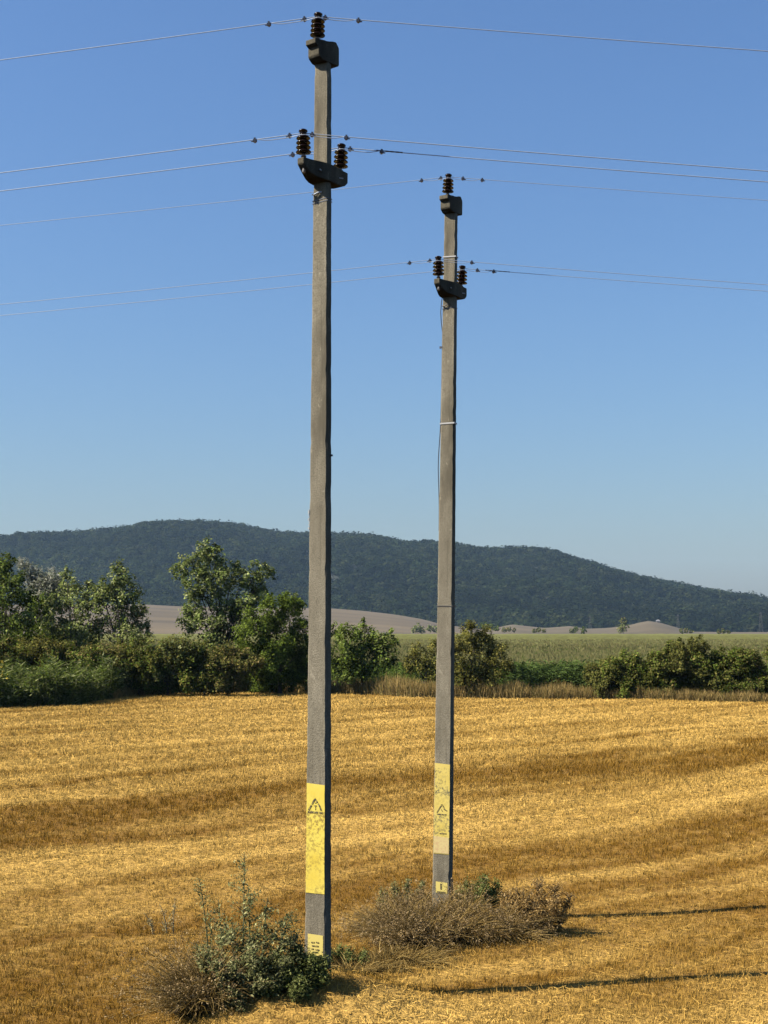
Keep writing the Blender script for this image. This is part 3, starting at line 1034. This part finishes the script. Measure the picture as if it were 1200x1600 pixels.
POP = [(0.090, 0.110, 0.028), (0.12, 0.138, 0.038), (0.065, 0.084, 0.02), (0.20, 0.205, 0.085)]
ASH = [(0.080, 0.102, 0.024), (0.11, 0.13, 0.036), (0.055, 0.075, 0.017), (0.18, 0.19, 0.075)]
DARKG = [(0.058, 0.080, 0.012), (0.082, 0.105, 0.017), (0.04, 0.058, 0.009)]
OLIVE = [(0.105, 0.098, 0.022), (0.08, 0.078, 0.017), (0.135, 0.115, 0.030), (0.055, 0.055, 0.013)]
BRAMB = [(0.080, 0.080, 0.019), (0.105, 0.095, 0.025), (0.055, 0.060, 0.015), (0.14, 0.105, 0.038)]
SILV = [(0.17, 0.17, 0.125), (0.13, 0.135, 0.09), (0.22, 0.212, 0.165), (0.09, 0.10, 0.055)]
GT = 'trees along the far edge of the field'
GS = 'shrubs along the far edge of the field'

plant('tree', 'broad tallest tree with two crowns in front of the wooded hill', 'tree',
      [(322, 857, 15), (334, 862, 12), (300, 878, 18), (280, 890, 14), (335, 885, 22), (310, 912, 26), (345, 912, 24), (366, 886, 12), (376, 905, 17), (404, 888, 14), (421, 898, 11), (400, 918, 20),
       (350, 945, 26), (310, 950, 24), (385, 943, 22), (298, 975, 20), (330, 985, 24), (370, 980, 24), (412, 925, 12), (340, 1015, 26)], 96, .21, ASH, 9, group=GT, base_px=345)
plant('tree', 'dark green tree cut by the left edge of the photo', 'tree',
      [(2, 888, 22), (14, 876, 11), (26, 908, 16), (8, 920, 28), (38, 930, 16), (-8, 955, 34), (34, 965, 24), (-40, 910, 34), (0, 990, 30)], 93, .21, DARKG + POP[:2], 9, group=GT, base_px=0)
plant('tree', 'silvery grey willow rising behind the left trees', 'tree',
      [(60, 905, 16), (46, 892, 12), (84, 903, 14), (72, 925, 18), (36, 880, 9), (92, 920, 14), (58, 945, 20), (66, 912, 16), (80, 930, 18), (50, 925, 14)], 101, .22, SILV, 16, group=GT, aspect=.3, gap=.35)
plant('shrub', 'dark bush filling the gap below the silvery willow', 'shrub',
      [(60, 960, 22), (90, 985, 24), (40, 990, 24), (70, 1000, 26), (130, 1000, 20), (100, 1010, 22), (20, 1005, 22), (60, 940, 14)], 98, .19, DARKG, 10, group=GS)
plant('tree', 'small leafy tree between the silvery willow and the pointed tree', 'tree',
      [(104, 898, 10), (108, 916, 17), (92, 938, 20), (122, 945, 22), (86, 972, 22), (128, 982, 24), (136, 918, 12), (146, 940, 14), (110, 1000, 24)], 95, .20, POP, 9, group=GT)
plant('tree', 'bushy pointed tree left of the gap with the bare slope', 'tree',
      [(184, 888, 11), (192, 902, 16), (176, 912, 18), (160, 925, 14), (202, 930, 22), (166, 945, 22), (216, 952, 14), (194, 968, 26), (226, 982, 12), (160, 985, 22), (205, 1000, 22), (232, 1000, 12)], 94, .20, POP, 9, group=GT)
plant('shrub', 'large dark green bush touching the left side of the nearer pole', 'shrub',
      [(430, 950, 26), (402, 965, 22), (458, 950, 17), (440, 988, 36), (396, 1000, 30), (470, 985, 18), (420, 1040, 32), (462, 1042, 24), (446, 936, 12), (466, 1010, 20), (390, 1045, 26), (430, 1010, 30), (445, 1062, 20), (410, 1064, 20), (470, 1060, 18), (475, 1030, 18)], 93, .17, DARKG, 10, group=GS)
plant('shrub', 'pale leafed shoots on top of the large dark bush', 'shrub',
      [(458, 935, 9), (466, 945, 10), (452, 948, 8)], 95, .22, POP, 9, group=GS)
plant('shrub', 'dense green bush between the two poles with one thin upright shoot', 'shrub',
      [(540, 1000, 22), (565, 993, 18), (588, 1000, 18), (608, 1000, 13), (530, 1028, 26), (570, 1028, 28), (600, 1026, 20), (568, 968, 4), (568, 978, 5), (612, 985, 5), (520, 985, 12), (538, 982, 9), (550, 1045, 20)], 92, .19, DARKG + ASH[:2], 10, group=GS)
plant('shrub', 'low olive shrub just left of the farther pole', 'shrub',
      [(660, 1030, 18), (684, 1010, 14), (640, 1036, 14), (680, 1045, 22), (652, 1015, 10)], 91, .15, OLIVE, 9, group=GS)
plant('shrub', 'rounded olive brown bush just right of the farther pole', 'shrub',
      [(735, 990, 18), (718, 1008, 20), (755, 1000, 20), (776, 1020, 18), (740, 1034, 30), (720, 1055, 22), (770, 1050, 24), (792, 1040, 12), (736, 976, 7), (700, 1035, 18), (745, 1065, 20)], 88.5, .15, OLIVE, 10, group=GS)
rh = [(950, 1028, 'dull green shrub at the left end of the right hand thicket'), (985, 1018, 'dark shrub second from the left in the right hand thicket'),
      (1020, 1012, 'brownish shrub third from the left in the right hand thicket'), (1056, 1004, 'tall shrub left of the thicket top with pale shoots'),
      (1088, 998, 'highest shrub of the right hand thicket, topped by thin shoots'), (1126, 1010, 'green shrub right of the highest one in the thicket'),
      (1162, 1012, 'dense shrub near the right edge of the photo'), (1200, 1008, 'shrub cut by the right edge of the photo')]
for k, (px, top, lab) in enumerate(rh):
    bl = []
    for _ in range(12):
        r = random.uniform(11, 19)
        bl.append((px + random.uniform(-33, 33), random.uniform(top + r, 1085 - r * .6), r))
    bl += [(px + random.uniform(-6, 6), top + 12, 13), (px - 10, 1075, 18), (px + 12, 1072, 18)]
    if k in (3, 4): bl += [(px - 8, top + 2, 6), (px + 6, top - 2, 5), (px + 10, top + 6, 6)]
    plant('shrub', lab, 'shrub', bl, 87 - 0.3 * k, .14, (BRAMB[:3], DARKG + BRAMB[:2], BRAMB[:3] + DARKG[:1], DARKG + BRAMB)[k % 4], 10, group=GS)
lh = [(15, 1000, 'dark bramble below the left edge tree'), (62, 998, 'olive bramble below the silvery willow'), (112, 1005, 'dark bramble below the small leafy tree'),
      (162, 1005, 'brown tinged bramble below the pointed tree'), (214, 1003, 'olive bramble right of the pointed tree'), (262, 998, 'pale green bush in the gap before the bare slope'),
      (312, 1005, 'dark green bramble under the tallest tree'), (360, 1010, 'brownish bramble beside the large dark bush')]
for k, (px, top, lab) in enumerate(lh):
    bl = []
    for _ in range(12):
        r = random.uniform(13, 22)
        bl.append((px + random.uniform(-40, 40), random.uniform(top + r * .8, 1075 - r * .5), r))
    bl += [(px, top + 12, 16), (px - 14, 1065, 20), (px + 14, 1062, 20)]
    plant('shrub', lab, 'shrub', bl, 90 - (2 if k < 3 else 0), .15, (DARKG + BRAMB, OLIVE, BRAMB + DARKG, BRAMB, OLIVE + DARKG, POP + OLIVE, DARKG + OLIVE, BRAMB)[k], 10, group=GS)

# tall weeds with yellow flower heads in front of the left trees
def make_flower_weeds():
    parts = []
    n = 2600
    px = rng.uniform(-60, 285, n)
    d = edge_d(px) + rng.random(n) * 7.0 + 0.2
    x = xpx(px, d)
    h = (0.9 + 0.8 * rng.random(n)) * (0.45 + 1.25 * fbm(px * .06, d * .35, 3)) * np.where(px > 205, .8, 1.15)
    P = np.stack([x, d, gz(x, d)], -1)
    D = unit(np.stack([rng.normal(size=n) * .08, rng.normal(size=n) * .08, np.ones(n)], -1))
    c = np.array(POP)[rng.integers(0, 4, n)] * 0.8
    parts.append(strips(P, D, h, 0.035, np.zeros((n, 3)), c, seg=1, tip=.4))
    k = 13
    t = rng.random((n, k)) ** .7
    Q = np.repeat(P, k, axis=0) + np.repeat(D * h[:, None], k, axis=0) * t.reshape(-1, 1) + rng.normal(size=(n * k, 3)) * np.array([.16, .16, .06])
    tone = np.repeat(0.65 + .7 * rng.random(n), k)[:, None]
    lc = np.array(POP + DARKG)[rng.integers(0, 7, n * k)] * tone
    half = rng.random(n * k) < .45
    parts.append(leaves(Q[half], .14 + .16 * rng.random(half.sum()), lc[half], .55, .3))
    m_ = int((~half).sum()); an = rng.random(m_) * 6.283
    Du = unit(np.stack([np.cos(an), np.sin(an), np.full(m_, 1.3)], -1))
    parts.append(strips(Q[~half], Du, .35 + .3 * rng.random(m_), .075, np.stack([np.cos(an) * .1, np.sin(an) * .1, -.25 * np.ones(m_)], -1), lc[~half] * 1.15, seg=1, tip=.1))
    m = (rng.random(n) < np.where(px < 14, .12, .0))
    H = P[m] + D[m] * h[m][:, None]
    H[:, 1] -= 0.1
    cc = np.tile(np.array([0.62, 0.46, 0.06]), (len(H), 1)) * (0.6 + .6 * rng.random(len(H)))[:, None]
    parts.append(leaves(H, .26, cc, .9, .2))
    V, Q, C = join(parts)
    o = link('flowering_weeds', quadmesh('flowering_weeds', V, Q, C), M_LEAF)
    tag(o, 'tall green weeds with a few yellow flower heads at the left field edge', 'weeds', kind='stuff')


make_flower_weeds()


def make_edge_grass():
    n = 42000
    px = rng.uniform(180, 1340, n)
    d = edge_d(px) + np.abs(rng.normal(size=n)) * 1.7 - 0.2
    x = xpx(px, d)
    patch = fbm(px * .03, d * .2, 3)
    h = (0.35 + 0.75 * rng.random(n)) * (0.45 + 1.1 * patch) * np.where(px > 930, .75, 1) * np.where(px < 480, .75, 1)
    P = np.stack([x, d, gz(x, d)], -1)
    D = unit(np.stack([rng.normal(size=n) * .2, rng.normal(size=n) * .2, np.ones(n)], -1))
    cols = np.array([(0.46, 0.31, 0.10), (0.36, 0.24, 0.08), (0.54, 0.38, 0.15), (0.27, 0.18, 0.06), (0.27, 0.22, 0.07)])
    c = cols[rng.integers(0, 5, n)] * (0.6 + 0.8 * patch)[:, None]
    bend = rng.normal(size=(n, 3)) * .12
    bend[:, 2] = -np.abs(bend[:, 2])
    me = quadmesh('dry_grass', *strips(P, D, h, 0.035, bend, c, seg=2))
    tag(link('dry_grass', me, M_DRY), 'tan dry grass strip between stubble and hedge', 'grass', kind='stuff')


make_edge_grass()


def make_corn():
    parts = []
    LEAF = np.array([(0.115, 0.145, 0.038), (0.09, 0.12, 0.03), (0.155, 0.17, 0.05), (0.195, 0.18, 0.068)])
    TASS = np.array([(0.29, 0.25, 0.105), (0.24, 0.215, 0.085), (0.20, 0.20, 0.075)])
    for n, d0, d1, k, ws in ((15000, 92, 150, 8, 1.0), (16000, 150, 330, 5, 2.2)):
        x, d, px = sample_field(n, d0, d1, 0.0, -120, 1320)
        keep = d > edge_d(px) + 5
        x, d = x[keep], d[keep]; n = len(x)
        h = 1.72 + .34 * rng.random(n) + (fbm(x * .05, d * .05, 3) - .5) * .3
        P = np.stack([x, d, gz(x, d)], -1)
        t = 0.25 + 0.75 * rng.random((n, k))
        Pl = np.repeat(P, k, axis=0); Pl[:, 2] += (np.repeat(h, k) * t.reshape(-1)) * .93
        a = rng.random(n * k) * 6.283
        D = unit(np.stack([np.cos(a), np.sin(a), np.full(n * k, .9)], -1))
        Ln = .45 + .35 * rng.random(n * k)
        bend = np.stack([np.cos(a) * .1, np.sin(a) * .1, -.45 * np.ones(n * k)], -1)
        c = LEAF[rng.integers(0, 4, n * k)] * (0.7 + .6 * np.repeat(rng.random(n), k))[:, None]
        gr = np.repeat(1 - smooth(105, 190, d), k)[:, None]
        c = c * (1 + gr * np.array([-.22, .04, -.35]))
        parts.append(strips(Pl, D, Ln, .07 * ws, bend, c, seg=2, tip=.1))
        up = unit(np.stack([rng.normal(size=n) * .06, rng.normal(size=n) * .06, np.ones(n)], -1))
        parts.append(strips(P, up, h, .03 * ws, np.zeros((n, 3)), LEAF[rng.integers(0, 4, n)], seg=1, tip=.6))
        T = np.repeat(P, 4, axis=0); T[:, 2] += np.repeat(h, 4) * .97
        Dt = unit(np.stack([rng.normal(size=4 * n) * .35, rng.normal(size=4 * n) * .35, np.ones(4 * n)], -1))
        parts.append(strips(T, Dt, .30, .03 * ws, np.zeros((4 * n, 3)), TASS[rng.integers(0, 3, 4 * n)], seg=1, tip=.5))
    # the far part of the crop closes to a rough canopy
    ys = np.geomspace(240, 900, 170)
    us = np.linspace(-.34, .34, 260)
    X = ys[:, None] * us[None]; Y = np.repeat(ys[:, None], len(us), 1) + rng.normal(size=X.shape) * .6
    Z = 1.72 + rng.normal(size=X.shape) * .12 + (fbm(X * .03, Y * .03, 3) - .5) * .5
    Z[0] = 0.2
    I = np.arange(X.size).reshape(X.shape)
    Q = np.stack([I[:-1, :-1], I[:-1, 1:], I[1:, 1:], I[1:, :-1]], -1).reshape(-1, 4)
    c = (LEAF[2] * .6 + TASS[1] * .4) * (0.75 + .5 * rng.random(X.size))[:, None]
    far = np.stack([X, Y, Z], -1).reshape(-1, 3)
    far_g = smooth(500, 860, far[:, 1])[:, None]
    c = c * (1 - far_g) + far_g * np.array([0.24, 0.24, 0.08])
    parts.append((far, Q, c))
    V, Q, C = join(parts)
    tag(link('corn_field', quadmesh('corn_field', V, Q, C), M_LEAF), 'wide field of ripening corn behind the hedge', 'corn', kind='stuff')


make_corn()

def make_green_corn():
    """Greener, taller corn plants showing in the hedge gap, each countable only as a row."""
    n = 420
    px = rng.uniform(800, 945, n)
    d = 89.5 + rng.random(n) * 5
    x = xpx(px, d); h = 1.7 + .7 * rng.random(n)
    P = np.stack([x, d, gz(x, d)], -1); k = 11
    t = .1 + .9 * rng.random((n, k))
    Pl = np.repeat(P, k, axis=0); Pl[:, 2] += np.repeat(h, k) * t.reshape(-1) * .9
    a = rng.random(n * k) * 6.283
    D = unit(np.stack([np.cos(a), np.sin(a), np.full(n * k, 1.0)], -1))
    c = np.array([(0.10, 0.15, 0.035), (0.13, 0.18, 0.05), (0.08, 0.12, 0.03)])[rng.integers(0, 3, n * k)] * (0.7 + .6 * np.repeat(rng.random(n), k))[:, None]
    bend = np.stack([np.cos(a) * .12, np.sin(a) * .12, -.42 * np.ones(n * k)], -1)
    me = quadmesh('green_corn', *strips(Pl, D, .5 + .3 * rng.random(n * k), .09, bend, c, seg=3, tip=.1))
    tag(link('green_corn', me, M_LEAF), 'brighter green corn showing in the gap of the hedge', 'corn', kind='stuff')


make_green_corn()


# ------------------------------------------------------------------ distance: bare slopes, wooded hill
def ridge(name, prof, d0, d1, back, cols, label, nx=220, ny=26, rough=1.2, px0=-500, px1=1700, fold=0.0):
    """A rise whose crest, seen from the field, follows prof (photo columns and rows) at distance d1."""
    px = np.linspace(px0, px1, nx)
    crest = CAM.z + (985 - np.interp(px, [p[0] for p in prof], [p[1] for p in prof])) / F * d1
    ts = np.concatenate([np.linspace(0, 1, ny), 1 + np.linspace(0.1, 1, 6)])
    X, Y, Z = [], [], []
    for t in ts:
        d = d0 + (d1 - d0) * t if t <= 1 else d1 + back * (t - 1)
        f = math.sin(t * math.pi / 2) ** 1.15 if t <= 1 else max(0.0, 1 - (t - 1) ** 1.5)
        x = (px - 600) / F * d1 * (d / d1) ** 0.6
        X.append(x); Y.append(np.full(nx, d)); Z.append(-1.5 + (crest + 1.5) * f)
    X, Y, Z = np.array(X), np.array(Y), np.array(Z)
    Z = Z + (fbm(X * .01, Y * .01, 4) - .5) * rough
    if fold:     # gullies and spurs running down the slope
        T2 = np.clip((Y - d0) / (d1 - d0), 0, 1)
        g = np.abs(fbm((X + Y * .55) * .0042, (Y - X * .2) * .0011 + 3, 3) - .5) * 2
        Z = Z + (g - .35) * fold * np.sin(np.clip(T2 / .82, 0, 1) * math.pi) * np.clip(crest / 190, 0, 1)[None] ** 1.5
    I = np.arange(X.size).reshape(X.shape)
    Q = np.stack([I[:-1, :-1], I[:-1, 1:], I[1:, 1:], I[1:, :-1]], -1).reshape(-1, 4)
    V = np.stack([X, Y, Z], -1).reshape(-1, 3)
    c = np.array(cols[0]) + (np.array(cols[1]) - np.array(cols[0])) * np.clip(fbm(V[:, 0] * .006, V[:, 1] * .03, 4) + .5 * (fbm(V[:, 0] * .03 + V[:, 1] * .02, V[:, 1] * .12, 3) - .5) + .15 * np.sin(V[:, 1] * .16 + V[:, 0] * .02), -.3, 1.3)[:, None]
    return V, Q, c, (X, Y, Z)


M_SOIL, _t, _p, _o = mat('ploughed_soil')
_a = _t.nodes.new('ShaderNodeAttribute'); _a.attribute_name = 'Col'
_t.links.new(_a.outputs['Color'], _p.inputs['Base Color'])
_p.inputs['Roughness'].default_value = 1.0
SLOPE = [(-500, 950), (0, 946), (230, 945), (290, 948), (380, 949), (520, 951), (570, 955), (620, 961), (660, 968), (690, 976), (720, 980), (775, 986), (1700, 990)]
V, Q, c, _g = ridge('bare_slope', SLOPE, 1000, 1350, 260, [(0.22, 0.150, 0.062), (0.48, 0.335, 0.150)], '', ny=70)
tag(link('bare_slope', quadmesh('bare_slope', V, Q, c, True), M_SOIL), 'long pinkish ploughed slope below the wooded hill', 'slope', kind='structure')
HUM = [(-500, 992), (720, 992), (770, 982), (800, 976), (830, 979), (850, 981), (890, 978), (915, 982), (945, 981), (975, 978), (1000, 972), (1012, 970), (1030, 973), (1060, 982), (1085, 988), (1110, 992), (1700, 992)]
V, Q, c, _g = ridge('bare_mounds', HUM, 1040, 1150, 120, [(0.23, 0.170, 0.080), (0.42, 0.315, 0.16)], '', nx=400, ny=50)
tag(link('bare_mounds', quadmesh('bare_mounds', V, Q, c, True), M_SOIL), 'low bare earth mounds at the right foot of the wooded hill', 'mounds', kind='structure')

SKYL = [(-500, 872), (-200, 850), (0, 841), (60, 834), (150, 833), (200, 826), (240, 817), (290, 814), (340, 817), (400, 825), (450, 830), (500, 834), (560, 837), (600, 840), (640, 846), (660, 843), (700, 848),
        (750, 853), (830, 859), (870, 866), (910, 874), (950, 888), (1000, 901), (1060, 911), (1100, 917), (1150, 931), (1200, 944), (1300, 962), (1450, 980), (1700, 990)]
SKYL = [(p, q + 14 + 1.2 * math.sin(p * .043) + .8 * math.sin(p * .097 + 1)) for p, q in SKYL]
V, Q, c, (HX, HY, HZ) = ridge('hill', SKYL, 1650, 2750, 900, [(0.035, 0.045, 0.02), (0.05, 0.06, 0.03)], '', nx=160, ny=40, rough=26, fold=60)
tag(link('hill', quadmesh('hill', V, Q, c, True), M_SOIL), 'long low hill under the woods', 'hill', kind='structure')
FARL = [(-500, 986), (900, 975), (1050, 948), (1150, 938), (1200, 939), (1300, 936), (1500, 944), (1700, 950)]
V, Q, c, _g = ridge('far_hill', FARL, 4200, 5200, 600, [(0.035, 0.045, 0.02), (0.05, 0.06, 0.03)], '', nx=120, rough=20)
tag(link('far_hill', quadmesh('far_hill', V, Q, c, True), M_SOIL), 'faint blue hill far off at the right edge', 'hill', kind='structure')


def make_forest():
    n = 16500
    ny, nx = HX.shape
    i = rng.random(n) * 40.6; j = rng.random(n) * (nx - 60) + 30
    ii, jj = np.floor(i).astype(int), np.floor(j).astype(int)
    fi, fj = i - ii, j - jj
    ii = np.minimum(ii, ny - 2)
    bil = lambda A: (A[ii, jj] * (1 - fj) + A[ii, jj + 1] * fj) * (1 - fi) + (A[ii + 1, jj] * (1 - fj) + A[ii + 1, jj + 1] * fj) * fi
    x, y, z = bil(HX), bil(HY), bil(HZ)
    keep = rng.random(n) < np.where(i < 1, .9, 1)
    r = 5.5 + 4.5 * rng.random(n) ** 1.5
    base = np.array([(0.040, 0.058, 0.020), (0.052, 0.070, 0.024), (0.032, 0.048, 0.018), (0.066, 0.078, 0.030)])
    patch = fbm(x * .006, y * .006, 4)
    c = base[rng.integers(0, 4, n)] * ((0.30 + 1.4 * patch) * (0.5 + 1.0 * rng.random(n)))[:, None]
    k = 50
    u = rng.normal(size=(n, k, 3)); u[:, :, 2] = np.abs(u[:, :, 2]) * 1.0 - 0.25
    u /= np.linalg.norm(u, axis=2, keepdims=True)
    lump = 0.72 + 0.5 * rng.random((n, k, 1))
    hgt = (0.8 + .4 * rng.random(n))[:, None]
    pts = u * lump * r[:, None, None]
    pts[:, :, 2] *= hgt
    pts += np.stack([x, y, z + 2.0 + 2.5 * rng.random(n)], -1)[:, None]
    cc = np.repeat(c, k, axis=0) * (0.8 + .4 * rng.random(n * k))[:, None]
    me = quadmesh('forest', *leaves(pts.reshape(-1, 3), 3.4 + 2.2 * rng.random(n * k), cc, .8, .0, u.reshape(-1, 3) * 3.5))
    tag(link('forest', me, M_LEAF), 'dense blue green forest covering the long hill', 'forest', kind='stuff')


make_forest()

# lone trees and bushes standing out on the plain
FARG = 'small trees on the distant plain'
plant('tree', 'small lone tree on the plain left of the bare mound', 'tree', [(974, 970, 6), (976, 979, 8), (970, 984, 6)], 880, 1.0, BRAMB + POP, 9, group=FARG)
plant('shrub', 'low dark bush on the plain left of the lone tree', 'shrub', [(900, 984, 5), (911, 985, 6), (893, 986, 4)], 880, .9, DARKG, 9, group=FARG)
plant('tree', 'round grey green tree seen just left of the farther pole', 'tree', [(653, 980, 7), (648, 984, 6), (659, 984, 6)], 930, 1.0, POP, 9, group=FARG)
plant('tree', 'low wide tree hidden partly by the farther pole', 'tree', [(672, 982, 6), (681, 983, 6), (690, 984, 5)], 930, 1.0, POP, 9, group=FARG)
for (px, py, r), lab in (((795, 983, 4), 'low scrub at the foot of the bare mounds, nearest to the olive brown bush'), ((842, 984, 4), 'low scrub between two bare mounds at the edge of the corn'), ((1072, 985, 4), 'low scrub at the right foot of the hut mound'), ((1130, 986, 4), 'small scrub at the corn edge below the right hand wood')):
    plant('shrub', lab, 'shrub', [(px - 7, py + 1, r), (px, py, r), (px + 8, py + 1.5, r - .5)], 900, .9, BRAMB + DARKG, 9, group='scrub at the far edge of the corn')
plant('tree', 'dark tree top showing behind the olive brown bush', 'tree', [(755, 977, 6), (766, 979, 6), (776, 982, 5)], 930, 1.0, DARKG, 9, group=FARG)

# pale hut on the mound
hx, hy = float(xpx(1027, 1146)), 1146.0
hz = at(1027, 974.5, hy).z
M_HUT, _t, _p, _o = mat('grey_boards')
_p.inputs['Base Color'].default_value = (0.17, 0.165, 0.16, 1)
hut = empty('hut', (hx, hy, hz))
tag(hut, 'tiny pale hut on top of the bare mound', 'hut')
bm = bmesh.new(); add_box(bm, (0, 0, 0.2), (2.6, 2.2, 3.4)); bm_obj('wall', bm, M_HUT, hut)
bm = bmesh.new()
loft(bm, [[(-1.8, -1.5, 1.9), (1.8, -1.5, 1.9), (1.8, 1.5, 1.9), (-1.8, 1.5, 1.9)], [(-0.9, -.8, 3.0), (0.9, -.8, 3.0), (0.9, .8, 3.0), (-0.9, .8, 3.0)], [(-0.1, -.1, 3.4), (0.1, -.1, 3.4), (0.1, .1, 3.4), (-0.1, .1, 3.4)]])
bm_obj('roof', bm, M_HUT, hut)
bm = bmesh.new(); add_box(bm, (0, -1.12, -0.3), (1.0, 0.06, 2.0)); bm_obj('door', bm, M_CLAMP, hut)

# lattice pylons before the wood
def pylon(px, top, d, label):
    x = float(xpx(px, d)); z0 = -1.0
    H = at(px, top, d).z - z0
    root = empty('lattice_pylon', (x, d, z0)); tag(root, label, 'pylon', 'distant lattice pylons')
    S = []
    w = H * .085
    cor = [(-1, -1), (1, -1), (1, 1), (-1, 1)]
    f = lambda t: w * (1 - .82 * t) + .12
    for a, b in cor:
        S.append(tube([(a * f(0), b * f(0), 0), (a * f(1), b * f(1), H)], [.07, .05], 4))
    for k in range(7):
        t0, t1 = k / 7, (k + 1) / 7
        for q in range(4):
            (a, b), (a2, b2) = cor[q], cor[(q + 1) % 4]
            S.append(tube([(a * f(t0), b * f(t0), H * t0), (a2 * f(t1), b2 * f(t1), H * t1)], [.035, .035], 4))
            S.append(tube([(a2 * f(t0), b2 * f(t0), H * t0), (a * f(t1), b * f(t1), H * t1)], [.035, .035], 4))
    link('tower', quadmesh('tower', *join(S)[:2]), M_STEEL, root)
    for t, l in ((.78, .16), (.90, .12)):
        S = [tube([(-H * l, 0, H * t), (H * l, 0, H * t)], [.06, .06], 4), tube([(-H * l, 0, H * t), (0, 0, H * (t + .06))], [.04, .04], 4), tube([(H * l, 0, H * t), (0, 0, H * (t + .06))], [.04, .04], 4)]
        link('crossarm', quadmesh('crossarm', *join(S)[:2]), M_STEEL, root)


pylon(921, 962, 1500, 'faint lattice pylon left of the lone tree, before the wood')
pylon(1058, 960, 1500, 'faint lattice pylon just right of the bare mound')
pylon(1187, 956, 1500, 'faint lattice pylon near the right edge of the photo')

# ------------------------------------------------------------------ haze
bm = bmesh.new()
add_box(bm, (0, 3080, 158), (7900, 6540, 324))
hz_o = bm_obj('haze', bm, None)
m = bpy.data.materials.new('haze_air'); m.use_nodes = True
t = m.node_tree
t.nodes.remove(t.nodes['Principled BSDF'])
pv = t.nodes.new('ShaderNodeVolumePrincipled')
pv.inputs['Color'].default_value = (0.50, 0.74, 1.0, 1)
pv.inputs['Density'].default_value = 0.00005
pv.inputs['Anisotropy'].default_value = 0.2
t.links.new(pv.outputs[0], t.nodes['Material Output'].inputs['Volume'])
hz_o.data.materials.append(m)
tag(hz_o, 'thin bluish haze lying over the plain and hill', 'haze', kind='stuff')
